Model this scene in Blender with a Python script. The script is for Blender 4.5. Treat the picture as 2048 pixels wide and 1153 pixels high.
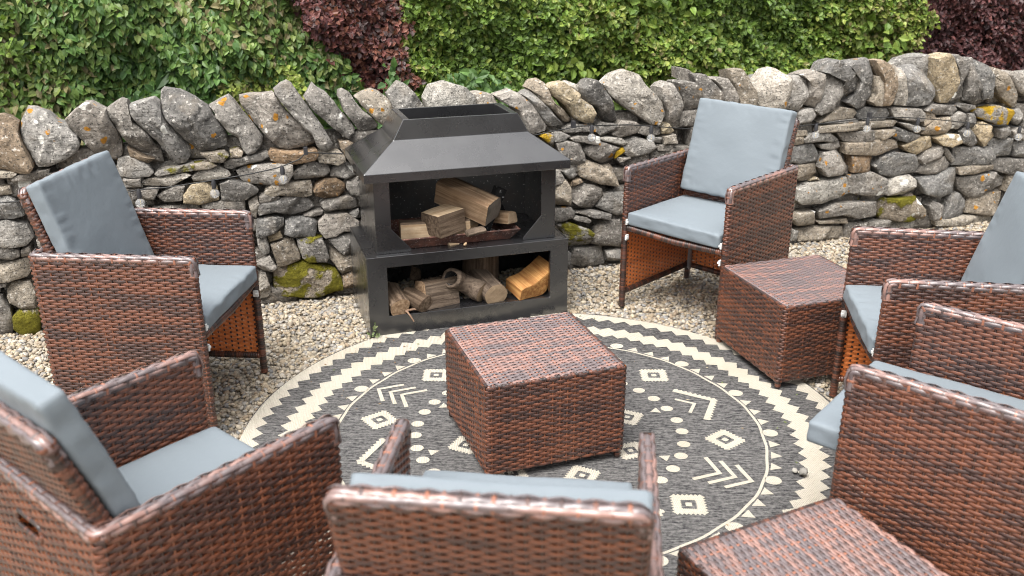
import bpy, bmesh, math, random
import numpy as np
from math import sin, cos, pi, radians, sqrt, atan2
from mathutils import Vector, Matrix, Euler, noise

random.seed(7); rng = np.random.default_rng(7)
scene = bpy.context.scene
for o in list(bpy.data.objects): bpy.data.objects.remove(o)
COL = scene.collection

# ------------------------------------------------------------ camera, sky, sun, exposure
cam_data = bpy.data.cameras.new('camera'); cam = bpy.data.objects.new('camera', cam_data); COL.objects.link(cam)
cam.location = (0, 0, 1.6428); cam.rotation_euler = (radians(90 - 21.24), 0, 0)
cam_data.sensor_width = 36; cam_data.lens = 1860.9 / 2048 * 36
cam_data.clip_start = 0.05; cam_data.clip_end = 400
cam_data.dof.use_dof = True; cam_data.dof.focus_distance = 3.5; cam_data.dof.aperture_fstop = 3.4
scene.camera = cam
SUN_EL, SUN_AZ = radians(64), radians(-150)         # clouded sun high behind the camera, a little to the left
world = bpy.data.worlds.new('World'); scene.world = world; world.use_nodes = True
wn = world.node_tree.nodes; wl = world.node_tree.links
sky = wn.new('ShaderNodeTexSky'); sky.sky_type = 'NISHITA'; sky.sun_disc = False
sky.sun_elevation = SUN_EL; sky.sun_rotation = SUN_AZ; sky.dust_density = 9; sky.air_density = 1.2
hs = wn.new('ShaderNodeHueSaturation'); hs.inputs['Saturation'].default_value = 0.22
bg = wn['Background']; bg.inputs['Strength'].default_value = 0.15
wl.new(sky.outputs[0], hs.inputs['Color']); wl.new(hs.outputs[0], bg.inputs['Color'])
sd = bpy.data.lights.new('sun', 'SUN'); sd.energy = 1.1; sd.angle = radians(40); sd.color = (1, .97, .93)
sun = bpy.data.objects.new('sun', sd); COL.objects.link(sun)
sun.rotation_euler = Vector((-sin(SUN_AZ) * cos(SUN_EL), -cos(SUN_AZ) * cos(SUN_EL), -sin(SUN_EL))).to_track_quat('-Z', 'Y').to_euler()
scene.view_settings.view_transform = 'Standard'; scene.view_settings.look = 'None'
scene.view_settings.exposure = 1.26; scene.view_settings.gamma = 1
scene.view_settings.use_curve_mapping = False
scene.cycles.filter_width = 1.05; scene.cycles.use_denoising = True

# ------------------------------------------------------------ helpers
class MB:
    """collects quads/tris with per-vertex uv / colour, builds one mesh"""
    def __init__(s): s.v=[]; s.f=[]; s.uv=[]; s.c=[]; s.n=0
    def add(s, v, f, uv=None, mat=0, col=None):
        v=np.asarray(v,float).reshape(-1,3); f=np.asarray(f,int)
        if f.size==0: return
        s.v.append(v); s.f.append((f+s.n, mat)); s.n+=len(v)
        s.uv.append(np.zeros((len(v),2)) if uv is None else np.asarray(uv,float))
        s.c.append(np.ones((len(v),3)) if col is None else np.broadcast_to(np.asarray(col,float),(len(v),3)))
    def box(s, lo, hi, mat=0, M=None):
        x0,y0,z0=lo; x1,y1,z1=hi
        v=np.array([(x,y,z) for z in(z0,z1) for y in(y0,y1) for x in(x0,x1)],float)
        if M is not None: v=np.array([M@Vector(p) for p in v])
        s.add(v,[(0,2,3,1),(4,5,7,6),(0,1,5,4),(2,6,7,3),(0,4,6,2),(1,3,7,5)],mat=mat)
    def tube(s, pts, r, n=8, mat=0, caps=True, uv=None):
        pts=np.asarray(pts,float); m=len(pts); r=np.broadcast_to(np.asarray(r,float),(m,))
        T=np.gradient(pts,axis=0); T/=np.linalg.norm(T,axis=1)[:,None]+1e-12
        ref=np.array([0,0,1.]) if abs(T[:,2]).mean()<.8 else np.array([1.,0,0])
        A=np.cross(T,ref); A/=np.linalg.norm(A,axis=1)[:,None]+1e-9; B=np.cross(A,T)
        a=np.arange(n)*2*pi/n
        v=(pts[:,None]+r[:,None,None]*(np.cos(a)[None,:,None]*A[:,None]+np.sin(a)[None,:,None]*B[:,None])).reshape(-1,3)
        i=np.arange(m-1)[:,None]*n; j=np.arange(n)[None]; k=(j+1)%n
        f=np.stack([i+j,i+k,i+n+k,i+n+j],-1).reshape(-1,4)
        U=None if uv is None else np.repeat(uv,n,axis=0)
        s.add(v,f,uv=U,mat=mat)
        if caps:
            for e,(p,rr) in enumerate(((pts[0],v[:n]),(pts[-1],v[-n:]))):
                jj=np.arange(n); s.add(np.vstack([rr,p]),np.stack([jj,(jj+1)%n,np.full(n,n)],-1),uv=None if uv is None else np.repeat(uv[:1] if e==0 else uv[-1:],n+1,axis=0),mat=mat)
    def mesh(s, name, mats, smooth=True, color=False, sharp=None):
        me=bpy.data.meshes.new(name)
        if not s.v: return me
        V=np.vstack(s.v); UV=np.vstack(s.uv); C=np.vstack(s.c)
        used=np.zeros(len(V),bool)
        for f,_ in s.f: used[f.ravel()]=True
        mp=np.cumsum(used)-1; V=V[used]; UV=UV[used]; C=C[used]
        loops=np.concatenate([mp[f.ravel()] for f,_ in s.f]); tot=np.concatenate([np.full(len(f),f.shape[1]) for f,_ in s.f])
        mi=np.concatenate([np.full(len(f),m) for f,m in s.f])
        me.vertices.add(len(V)); me.vertices.foreach_set('co',V.astype(np.float32).ravel())
        me.loops.add(len(loops)); me.loops.foreach_set('vertex_index',loops.astype(np.int32))
        me.polygons.add(len(tot)); me.polygons.foreach_set('loop_start',np.concatenate([[0],np.cumsum(tot)[:-1]]).astype(np.int32))
        me.polygons.foreach_set('material_index',mi.astype(np.int32))
        me.polygons.foreach_set('use_smooth',np.full(len(tot),smooth))
        ul=me.uv_layers.new(name='UVMap'); ul.data.foreach_set('uv',UV[loops].astype(np.float32).ravel())
        if color:
            ca=me.color_attributes.new('tint','FLOAT_COLOR','POINT')
            ca.data.foreach_set('color',np.hstack([C,np.ones((len(C),1))]).astype(np.float32).ravel())
        for m in mats: me.materials.append(m)
        me.update(); me.validate()
        if sharp is not None: me.set_sharp_from_angle(angle=radians(sharp))
        return me
    def build(s, name, mats, parent=None, **k):
        if not isinstance(mats,(list,tuple)): mats=[mats]
        return link(name, s.mesh(name,mats,**k), parent)

def link(name, me, parent=None):
    o=bpy.data.objects.new(name, me); COL.objects.link(o)
    if parent is not None: o.parent=parent
    return o
def tag(o, label=None, cat=None, group=None, kind=None):
    if label: o['label']=label
    if cat: o['category']=cat
    if group: o['group']=group
    if kind: o['kind']=kind
    return o
def empty(name, loc=(0,0,0), rz=0):
    o=bpy.data.objects.new(name,None); COL.objects.link(o); o.location=loc; o.rotation_euler=(0,0,rz); o.empty_display_size=.1; return o
def children(o): return [c for c in bpy.data.objects if c.parent==o]
def copy_tree(o, parent=None):
    c=o.copy(); COL.objects.link(c); c.parent=parent
    for ch in children(o): copy_tree(ch,c)
    return c

# ------------------------------------------------------------ materials
class NT:
    def __init__(s, name):
        s.m=bpy.data.materials.new(name); s.m.use_nodes=True; s.t=s.m.node_tree; s.b=s.t.nodes['Principled BSDF']
        s.out=s.t.nodes['Material Output']
    def n(s, kind, **k):
        nd=s.t.nodes.new('ShaderNode'+kind)
        for a,b in k.items():
            if a.startswith('i_'): nd.inputs[a[2:].replace('_',' ')].default_value=b
            else: setattr(nd,a,b)
        return nd
    def l(s,a,b): s.t.links.new(a,b)
    def math(s,op,a,b=None,clamp=False):
        nd=s.n('Math',operation=op,use_clamp=clamp)
        for i,x in enumerate((a,b)):
            if x is None: continue
            if hasattr(x,'links'): s.l(x,nd.inputs[i])
            else: nd.inputs[i].default_value=x
        return nd.outputs[0]
    def mapr(s,v,a,b,c=0,d=1,smooth=False):
        nd=s.n('MapRange'); nd.interpolation_type='SMOOTHSTEP' if smooth else 'LINEAR'
        s.l(v,nd.inputs[0])
        for i,x in zip((1,2,3,4),(a,b,c,d)):
            if hasattr(x,'links'): s.l(x,nd.inputs[i])
            else: nd.inputs[i].default_value=x
        return nd.outputs[0]
    def mix(s,f,a,b,mode='MIX'):
        nd=s.n('Mix',data_type='RGBA',blend_type=mode)
        for i,x in zip((0,6,7),(f,a,b)):
            if hasattr(x,'links'): s.l(x,nd.inputs[i])
            elif i==0: nd.inputs[i].default_value=x
            else: nd.inputs[i].default_value=(*x,1) if len(x)==3 else x
        return nd.outputs[2]
    def noise(s,vec,scale,detail=3,rough=.55,dist=0):
        nd=s.n('TexNoise'); nd.inputs['Scale'].default_value=scale; nd.inputs['Detail'].default_value=detail
        nd.inputs['Roughness'].default_value=rough; nd.inputs['Distortion'].default_value=dist
        if vec is not None: s.l(vec,nd.inputs['Vector'])
        return nd.outputs[0]
    def vor(s,vec,scale,feature='F1'):
        nd=s.n('TexVoronoi',feature=feature); nd.inputs['Scale'].default_value=scale
        if vec is not None: s.l(vec,nd.inputs['Vector'])
        return nd
    def coord(s,which='Object',scale=(1,1,1),rot=(0,0,0),rand=True):
        tc=s.n('TexCoord'); mp=s.n('Mapping'); mp.inputs['Scale'].default_value=scale; mp.inputs['Rotation'].default_value=rot
        s.l(tc.outputs[which],mp.inputs['Vector'])
        if rand:
            oi=s.n('ObjectInfo'); c=s.n('CombineXYZ'); m=s.math('MULTIPLY',oi.outputs['Random'],37.0)
            for i in range(3): s.l(m,c.inputs[i])
            s.l(c.outputs[0],mp.inputs['Location'])
        return mp.outputs[0]
    def col(s,c): 
        if hasattr(c,'links'): s.l(c,s.b.inputs['Base Color'])
        else: s.b.inputs['Base Color'].default_value=(*c,1)
    def set(s,rough=None,spec=None,metal=None,coat=None):
        for k,v in (('Roughness',rough),('Specular IOR Level',spec),('Metallic',metal),('Coat Weight',coat)):
            if v is None: continue
            if hasattr(v,'links'): s.l(v,s.b.inputs[k])
            else: s.b.inputs[k].default_value=v
    def bump(s,h,strength=.5,dist=.01):
        nd=s.n('Bump'); nd.inputs['Strength'].default_value=strength; nd.inputs['Distance'].default_value=dist
        s.l(h,nd.inputs['Height']); s.l(nd.outputs[0],s.b.inputs['Normal']); return nd
    def attr(s,name,typ='GEOMETRY'):
        return s.n('Attribute',attribute_name=name,attribute_type=typ)

M={}
def wicker(name, dark, red, bias=0.0, rough=.38, us=1.0, coat=.32):
    k=NT(name); uv=k.n('UVMap'); sp=k.n('SeparateXYZ'); k.l(uv.outputs[0],sp.inputs[0])
    oi=k.n('ObjectInfo'); r=k.math('MULTIPLY',oi.outputs['Random'],91.0)
    def vec(a,b,c=0.):
        cb=k.n('CombineXYZ'); k.l(k.math('MULTIPLY',sp.outputs[0],a),cb.inputs[0]); k.l(k.math('MULTIPLY',sp.outputs[1],b),cb.inputs[1]); k.l(k.math('ADD',r,c),cb.inputs[2]); return cb.outputs[0]
    n1=k.noise(vec(2.2*us,.38),1,2,.6); n2=k.noise(vec(5.5*us,1.93,7.),1,1); n3=k.noise(vec(45.,31.,3.),1,1)
    s=k.math('ADD',k.math('ADD',k.math('MULTIPLY',n1,.62),k.math('MULTIPLY',n2,.62)),k.math('MULTIPLY',n3,.08))
    f=k.mapr(s,.60-bias,.76-bias,0,1,True)
    c=k.mix(f,dark,red)
    fine=k.noise(vec(160.,60.,5.),1,2)
    c=k.mix(.35,c,k.mix(fine,(.25,.25,.25),(1.5,1.5,1.5)),'MULTIPLY')
    k.col(c); k.set(rough=k.mapr(fine,.2,.8,rough-.06,rough+.10),spec=.5,coat=coat); k.b.inputs['Coat Roughness'].default_value=.32; return k.m
M['wick']=wicker('wicker_brown',(.046,.0235,.0195),(.120,.043,.0235),.02)
M['stake']=wicker('wicker_stake',(.038,.020,.016),(.165,.058,.028),-.02,us=.25)
M['wicksheen']=wicker('wicker_painted_sheen',(.110,.085,.085),(.235,.130,.105),-.01,.34,coat=.85); M['stakesheen']=wicker('wicker_stake_painted_sheen',(.07,.045,.04),(.25,.10,.06),.0,.34,us=.25,coat=.85)  # paler copies for stool tops and rims: sky reflection put into the colour
M['wickin']=wicker('wicker_inner_orange',(.50,.135,.032),(.68,.20,.05),.1,.5)  # orange strand backs, base raised to carry the glow of light through the weave
M['wrap']=wicker('wicker_wrap',(.022,.013,.011),(.13,.045,.024),-.02)

def fabric(name, marks=False):
    k=NT(name); o=k.coord(scale=(1,1,1)); n=k.noise(o,3.2,3); c=k.mix(n,(.136,.160,.178),(.156,.181,.200))
    if marks:
        o2=k.coord(scale=(90,26,90)); d=k.noise(o2,1,1); area=k.noise(o,5,1)
        mk=k.math('MULTIPLY',k.mapr(d,.70,.74),k.mapr(area,.50,.58)); c=k.mix(k.math('MULTIPLY',mk,.55),c,(.12,.14,.17))
    k.col(c); k.set(rough=.62,spec=.25)
    w=k.noise(o,14,4); fine=k.noise(o,900,1)
    k.bump(k.math('ADD',k.math('MULTIPLY',w,1.0),k.math('MULTIPLY',fine,.02)),.22,.012)
    k.b.inputs['Sheen Weight'].default_value=.05; return k.m
M['fabric']=fabric('cushion_polyester'); M['fabric_marks']=fabric('cushion_polyester_wet_marks',True)

def stone_mat():
    k=NT('dry_stone'); o=k.coord(); oi=k.n('ObjectInfo')
    n1=k.noise(o,14,9,.70); n2=k.noise(o,95,4,.7); n3=k.noise(o,48,5,.68); big=k.noise(o,5,3)
    strata=k.noise(k.coord(scale=(7,7,75),rot=(.3,.5,0)),1,5,.65,.8)
    mott=k.math('ADD',k.math('MULTIPLY',n1,.75),k.math('ADD',k.math('MULTIPLY',strata,.14),k.math('ADD',k.math('MULTIPLY',big,.25),k.math('MULTIPLY',n3,.55))))
    c=k.mix(1.0,oi.outputs['Color'],k.mix(k.mapr(mott,.62,1.10),(.36,.36,.36),(1.80,1.78,1.75)),'MULTIPLY')
    c=k.mix(k.math('MULTIPLY',k.mapr(n2,.56,.63),.85),c,(.034,.033,.031))
    c=k.mix(k.math('MULTIPLY',k.mapr(k.noise(o,58,4,.65),.58,.65),.65),c,(.56,.53,.48))
    c=k.mix(k.math('MULTIPLY',k.mapr(k.noise(o,8,5),.57,.70),.26),c,(.27,.215,.15))
    wob=k.n('VectorMath',operation='MULTIPLY_ADD'); nz=k.n('TexNoise'); nz.inputs['Scale'].default_value=24; nz.inputs['Detail'].default_value=4; k.l(o,nz.inputs['Vector'])
    k.l(nz.outputs['Color'],wob.inputs[0]); wob.inputs[1].default_value=(.045,.045,.045); k.l(o,wob.inputs[2])
    def spots(scale,attr,colour,lim,c):
        v=k.vor(wob.outputs[0],scale); a=k.attr(attr,'OBJECT')
        sz=k.n('SeparateColor'); k.l(v.outputs['Color'],sz.inputs[0])
        r=k.math('MULTIPLY',k.math('MULTIPLY',sz.outputs[0],lim),k.math('GREATER_THAN',a.outputs['Fac'],sz.outputs[1]))
        m=k.mapr(k.math('SUBTRACT',r,v.outputs['Distance']),0.0,.05)
        return k.mix(m,c,colour)
    c=spots(13,'lichen_white',(.66,.65,.60),.42,c)
    c=spots(19,'lichen_orange',(.40,.19,.03),.36,c)
    ms=k.attr('moss','OBJECT'); mn=k.noise(o,9,5,.6); mm=k.mapr(k.math('ADD',mn,k.math('MULTIPLY',ms.outputs['Fac'],.30)),.66,.72)
    c=k.mix(mm,c,k.mix(k.noise(o,60,2),(.05,.045,.006),(.21,.19,.02)))
    ks=k.attr('moss_orange','OBJECT'); km=k.mapr(k.math('ADD',k.noise(o,10,5,.6),k.math('MULTIPLY',ks.outputs['Fac'],.30)),.68,.74)
    c=k.mix(km,c,k.mix(k.noise(o,80,2),(.20,.13,.01),(.42,.26,.02)))
    k.col(c); k.set(rough=.9,spec=.2)
    h=k.math('ADD',k.math('MULTIPLY',n1,.9),k.math('ADD',k.math('MULTIPLY',strata,.28),k.math('ADD',k.math('MULTIPLY',n2,.22),k.math('MULTIPLY',n3,.5))))
    h=k.math('ADD',h,k.math('MULTIPLY',mm,.25)); k.bump(h,1.0,.022); return k.m
M['stone']=stone_mat()

def tinted(name, rough=.6, spec=.3, trans=0, mottle=.3, scale=60):
    k=NT(name); a=k.attr('tint'); n=k.noise(k.coord(rand=False),scale,4)
    c=k.mix(mottle,a.outputs['Color'],k.mix(n,(.2,.2,.2),(1.8,1.8,1.8)),'MULTIPLY'); k.col(c); k.set(rough=rough,spec=spec)
    if trans:
        tr=k.n('BsdfTranslucent'); k.l(k.mix(1,c,(1.25,1.35,.7),'MULTIPLY'),tr.inputs['Color']); mx=k.n('MixShader'); mx.inputs[0].default_value=trans
        k.l(k.b.outputs[0],mx.inputs[1]); k.l(tr.outputs[0],mx.inputs[2]); k.l(mx.outputs[0],k.out.inputs['Surface'])
    return k.m
M['pebble']=tinted('pebble',.8,.22,0,.3,90)
M['leaf']=tinted('leaf',.48,.35,.28,.22,30)

def steel(name, base, rough, grime=.0):
    k=NT(name); o=k.coord(rand=False); n=k.noise(o,7,5); f=k.noise(o,260,2)
    c=k.mix(k.math('MULTIPLY',k.mapr(f,.76,.82),.06),base,(.25,.24,.22))
    if grime:
        g=k.noise(o,9,6,.7); c=k.mix(k.math('MULTIPLY',k.mapr(g,.48,.72),grime),c,(.11,.055,.03))
        sp=k.vor(o,120); c=k.mix(k.math('MULTIPLY',k.mapr(k.noise(o,95,2),.66,.72),.8),c,(.42,.41,.39))
    k.col(c); k.set(rough=k.mapr(n,.3,.7,rough-.06,rough+.08),spec=1.0); k.set(coat=.6 if rough<.3 else 0); k.b.inputs['Coat Roughness'].default_value=.22; k.b.inputs['Coat IOR'].default_value=1.6; k.bump(k.noise(o,2.5,1),.03,.02); return k.m
M['steel']=steel('black_painted_steel',(.010,.010,.011),.27)
M['soot']=steel('sooty_steel',(.006,.006,.006),.75,.22)
def rust():
    k=NT('rusty_iron'); o=k.coord(rand=False); n=k.noise(o,22,6,.65); c=k.mix(k.mapr(n,.35,.65),(.030,.018,.016),(.13,.052,.035))
    c=k.mix(k.math('MULTIPLY',k.mapr(k.noise(o,120,3),.58,.66),.6),c,(.30,.24,.21)); k.col(c); k.set(rough=.8,spec=.3); k.bump(n,.4,.004); return k.m
M['rust']=rust()
M['galv']=steel('grey_metal',(.22,.22,.23),.4)
def plain(name,c,rough=.5,spec=.4):
    k=NT(name); o=k.coord(); n=k.noise(o,40,3); k.col(k.mix(n,tuple(x*.8 for x in c),tuple(min(1,x*1.15) for x in c))); k.set(rough=rough,spec=spec); return k.m
M['clip']=plain('white_plastic',(.62,.62,.60)); M['cable']=plain('black_rubber',(.012,.012,.012)); M['socket']=plain('dark_plastic',(.03,.03,.033))
M['filament']=plain('yellow_filament',(.55,.40,.12)); M['ash']=plain('pale_ash',(.34,.31,.29),.9,.1); M['twig']=plain('twig_bark',(.20,.13,.09),.9,.1)
M['stem']=plain('dark_branch',(.045,.033,.024),.9,.1)
def glass():
    k=NT('bulb_glass'); k.b.inputs['Base Color'].default_value=(.95,.96,.97,1); k.b.inputs['Transmission Weight'].default_value=.88; k.set(rough=.05,spec=.6); k.b.inputs['IOR'].default_value=1.12; return k.m
M['glass']=glass()
def wood(name, a, b, axis=0, rough=.75, rings=False, bark=False, char=0):
    k=NT(name); sc=[70,70,70]; sc[axis]=3.0
    o=k.coord(scale=tuple(sc)); g=k.noise(o,1,4,.6,.4); o2=k.coord(); blot=k.noise(o2,9,4)
    f=k.mapr(g,.38,.62)
    if rings:
        sc2=[1,1,1]; sc2[axis]=0; o3=k.coord(scale=tuple(sc2),rand=False); w=k.n('TexWave',wave_type='RINGS',rings_direction='SPHERICAL'); w.inputs['Scale'].default_value=60; w.inputs['Distortion'].default_value=3; k.l(o3,w.inputs['Vector'])
        f=k.math('MULTIPLY',k.math('ADD',w.outputs[0],k.noise(o2,55,5,.7)),.5)
    c=k.mix(f,a,b); c=k.mix(k.math('MULTIPLY',k.mapr(blot,.46,.70),.6),c,tuple(x*.40 for x in a))
    if char: c=k.mix(k.mapr(k.noise(o2,60,3),.62,.68),c,(.34,.34,.34))
    k.col(c); k.set(rough=rough,spec=.2); k.bump(k.math('ADD',g,k.math('MULTIPLY',k.noise(o2,60 if not bark else 30,6,.7),.6 if not bark else 1.6)),.6,.004 if not bark else .008); return k.m
M['split']=wood('split_wood_pale',(0.185,0.115,0.066),(0.350,0.245,0.155)); M['split2']=wood('split_wood_cream',(0.330,0.225,0.130),(0.470,0.360,0.240))
M['endgrain']=wood('sawn_end_grey',(0.075,0.061,0.049),(0.174,0.151,0.125),rings=True); M['endpale']=wood('sawn_end_pale',(0.197,0.133,0.081),(0.319,0.244,0.162),rings=True)
M['bark']=wood('bark_brown',(0.058,0.038,0.024),(0.145,0.104,0.072),bark=True,rough=.9); M['barkgrey']=wood('bark_grey',(0.062,0.044,0.032),(0.165,0.125,0.092),bark=True,rough=.9)
M['orangewood']=wood('split_wood_orange',(0.230,0.095,0.028),(0.400,0.215,0.075)); M['char']=wood('charred_wood',(0.003,0.003,0.003),(0.013,0.012,0.012),char=1)
def rugbase():
    k=NT('rug_charcoal_weave'); o=k.coord(scale=(22,150,1),rot=(0,0,radians(7)),rand=False); o2=k.coord(scale=(75,95,1),rot=(0,0,radians(7)),rand=False)
    n=k.noise(o,1,3,.7); m=k.noise(o2,1,2,.7); big=k.noise(k.coord(rand=False),2.2,3)
    warp=k.n('TexWave',bands_direction='Y'); warp.inputs['Scale'].default_value=75; warp.inputs['Distortion'].default_value=1.2; k.l(k.coord(rot=(0,0,radians(-7)),rand=False),warp.inputs['Vector'])
    f=k.math('ADD',k.math('MULTIPLY',n,.6),k.math('MULTIPLY',m,.4))
    c=k.mix(k.mapr(f,.38,.66),(.017,.017,.019),(.200,.193,.185)); c=k.mix(.30,c,k.mix(big,(.3,.3,.3),(1.7,1.7,1.7)),'MULTIPLY')
    c=k.mix(k.math('MULTIPLY',warp.outputs[0],.3),c,(.02,.02,.022))
    k.col(c); k.set(rough=.95,spec=.1); k.bump(k.math('ADD',f,warp.outputs[0]),.5,.003); return k.m
M['rug']=rugbase()
def rugcream():
    k=NT('rug_cream_weave'); o=k.coord(scale=(70,210,1),rot=(0,0,radians(-7)),rand=False); n=k.noise(o,1,3,.7); big=k.noise(k.coord(rand=False),3,4)
    c=k.mix(n,(.28,.255,.205),(.43,.40,.34)); c=k.mix(k.math('MULTIPLY',k.mapr(big,.5,.75),.35),c,(.30,.25,.18)); k.col(c); k.set(rough=.95,spec=.1)
    w=k.n('TexWave',bands_direction='X'); w.inputs['Scale'].default_value=55; k.l(k.coord(rot=(0,0,radians(-7)),rand=False),w.inputs['Vector']); k.bump(k.math('ADD',w.outputs[0],n),.5,.003); return k.m
M['rugcream']=rugcream()
def gravel_ground():
    k=NT('gravel_bed'); o=k.coord(rand=False); v=k.vor(o,55); s=k.n('SeparateColor'); k.l(v.outputs['Color'],s.inputs[0])
    c=k.mix(s.outputs[0],(.18,.16,.13),(.40,.355,.28)); c=k.mix(k.mapr(v.outputs['Distance'],.45,.85),c,(.12,.10,.08)); k.col(c); k.set(rough=.9,spec=.2)
    k.bump(k.math('SUBTRACT',1.0,v.outputs['Distance']),1.0,.012); return k.m
M['gravel']=gravel_ground()
def grassm():
    k=NT('rough_grass'); o=k.coord(rand=False); n=k.noise(o,30,6,.7); k.col(k.mix(n,(.03,.05,.014),(.10,.15,.035))); k.set(rough=.9,spec=.2); k.bump(n,1,.05); return k.m
M['grass']=grassm()

# ============================================================ SETTING
TH=radians(18.3); WU=Vector((cos(TH),sin(TH),0)); WN=Vector((sin(TH),-cos(TH),0)); W0=Vector((0,4.355,0))
def wallpt(s,z,off=0): return W0+WU*s+WN*off+Vector((0,0,z))
RUGC=(0.1282,2.8405); RUGR=1.067

mb=MB(); mb.add([(-60,-40,-.013),(60,-40,-.013),(60,80,-.013),(-60,80,-.013)],[(0,1,2,3)])
tag(mb.build('ground',M['gravel']),kind='structure')
mb=MB(); a,b=wallpt(-50,-.004,-.30),wallpt(50,-.004,-.30); c,d=wallpt(50,-.004,-60),wallpt(-50,-.004,-60)
mb.add([a,b,c,d],[(0,1,2,3)]); tag(mb.build('grass_verge',M['grass']),kind='structure')

# ---- gravel: loose pebbles, one heap nobody could count
def cubesphere():
    v=[];idx={}
    for x in(-1,0,1):
        for y in(-1,0,1):
            for z in(-1,0,1):
                if (x,y,z)!=(0,0,0): idx[(x,y,z)]=len(v); p=np.array((x,y,z),float); v.append(p/np.linalg.norm(p))
    f=[]
    for ax in range(3):
        for sg in(-1,1):
            o=[i for i in range(3) if i!=ax]
            for i in(-1,0):
                for j in(-1,0):
                    q=[]
                    for di,dj in((0,0),(1,0),(1,1),(0,1)):
                        p=[0,0,0];p[ax]=sg;p[o[0]]=i+di;p[o[1]]=j+dj;q.append(idx[tuple(p)])
                    if (sg==1)!=(ax==1): f.append(q)
                    else: f.append(q[::-1])
    return np.array(v),np.array(f)
SV,SF=cubesphere()
PAL=np.array([(.40,.35,.27),(.34,.30,.24),(.46,.40,.305),(.26,.245,.22),(.33,.27,.19),(.39,.32,.225),(.225,.22,.21),(.48,.44,.37),(.28,.22,.155),(.33,.31,.275),(.41,.345,.245),(.31,.265,.205)])
def pebbles(n,area,keep,zc,seed,smin=.007,smax=.014):
    r=np.random.default_rng(seed); x=r.uniform(area[0],area[1],n); y=r.uniform(area[2],area[3],n); k=keep(x,y); x=x[k];y=y[k]; n=len(x)
    s=smin+(smax-smin)*r.random(n)**1.8; z=zc+r.uniform(-.006,.004,n)-.35*s
    ax=np.stack([s*r.uniform(.9,1.35,n),s*r.uniform(.75,1.1,n),s*r.uniform(.5,.8,n)],-1)
    q=r.normal(size=(n,4))*np.array([1,.25,.25,1]); q/=np.linalg.norm(q,axis=1)[:,None]; w,i,j,l=q.T
    Rm=np.stack([1-2*(j*j+l*l),2*(i*j-w*l),2*(i*l+w*j),2*(i*j+w*l),1-2*(i*i+l*l),2*(j*l-w*i),2*(i*l-w*j),2*(j*l+w*i),1-2*(i*i+j*j)],-1).reshape(-1,3,3)
    jit=1+r.normal(0,.13,(n,len(SV),1))
    v=np.einsum('nij,nkj->nki',Rm,SV[None]*jit*ax[:,None])+np.stack([x,y,z],-1)[:,None]
    f=(SF[None]+np.arange(n)[:,None,None]*len(SV)).reshape(-1,4)
    col=PAL[r.integers(0,len(PAL),n)]*np.array([.96,.95,.95])*r.uniform(.68,.95,n)[:,None]
    return v.reshape(-1,3),f,np.repeat(col,len(SV),axis=0)
def keep_gravel(x,y):
    off=(x-W0.x)*WN.x+(y-W0.y)*WN.y; rr=np.hypot(x-RUGC[0],y-RUGC[1])
    inview=np.abs(x)<.62*y+.45
    near=(y>1.9)|(np.abs(x)>.9)
    return (off>-.05)&(rr>RUGR-.012)&inview&near
mb=MB(); v,f,c=pebbles(104000,(-3.1,3.4,1.5,5.6),keep_gravel,-.004,3); mb.add(v,f,col=c)
tag(mb.build('gravel',M['pebble'],color=True),'loose pale grey and buff pebbles covering the ground','gravel',kind='stuff')

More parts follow.
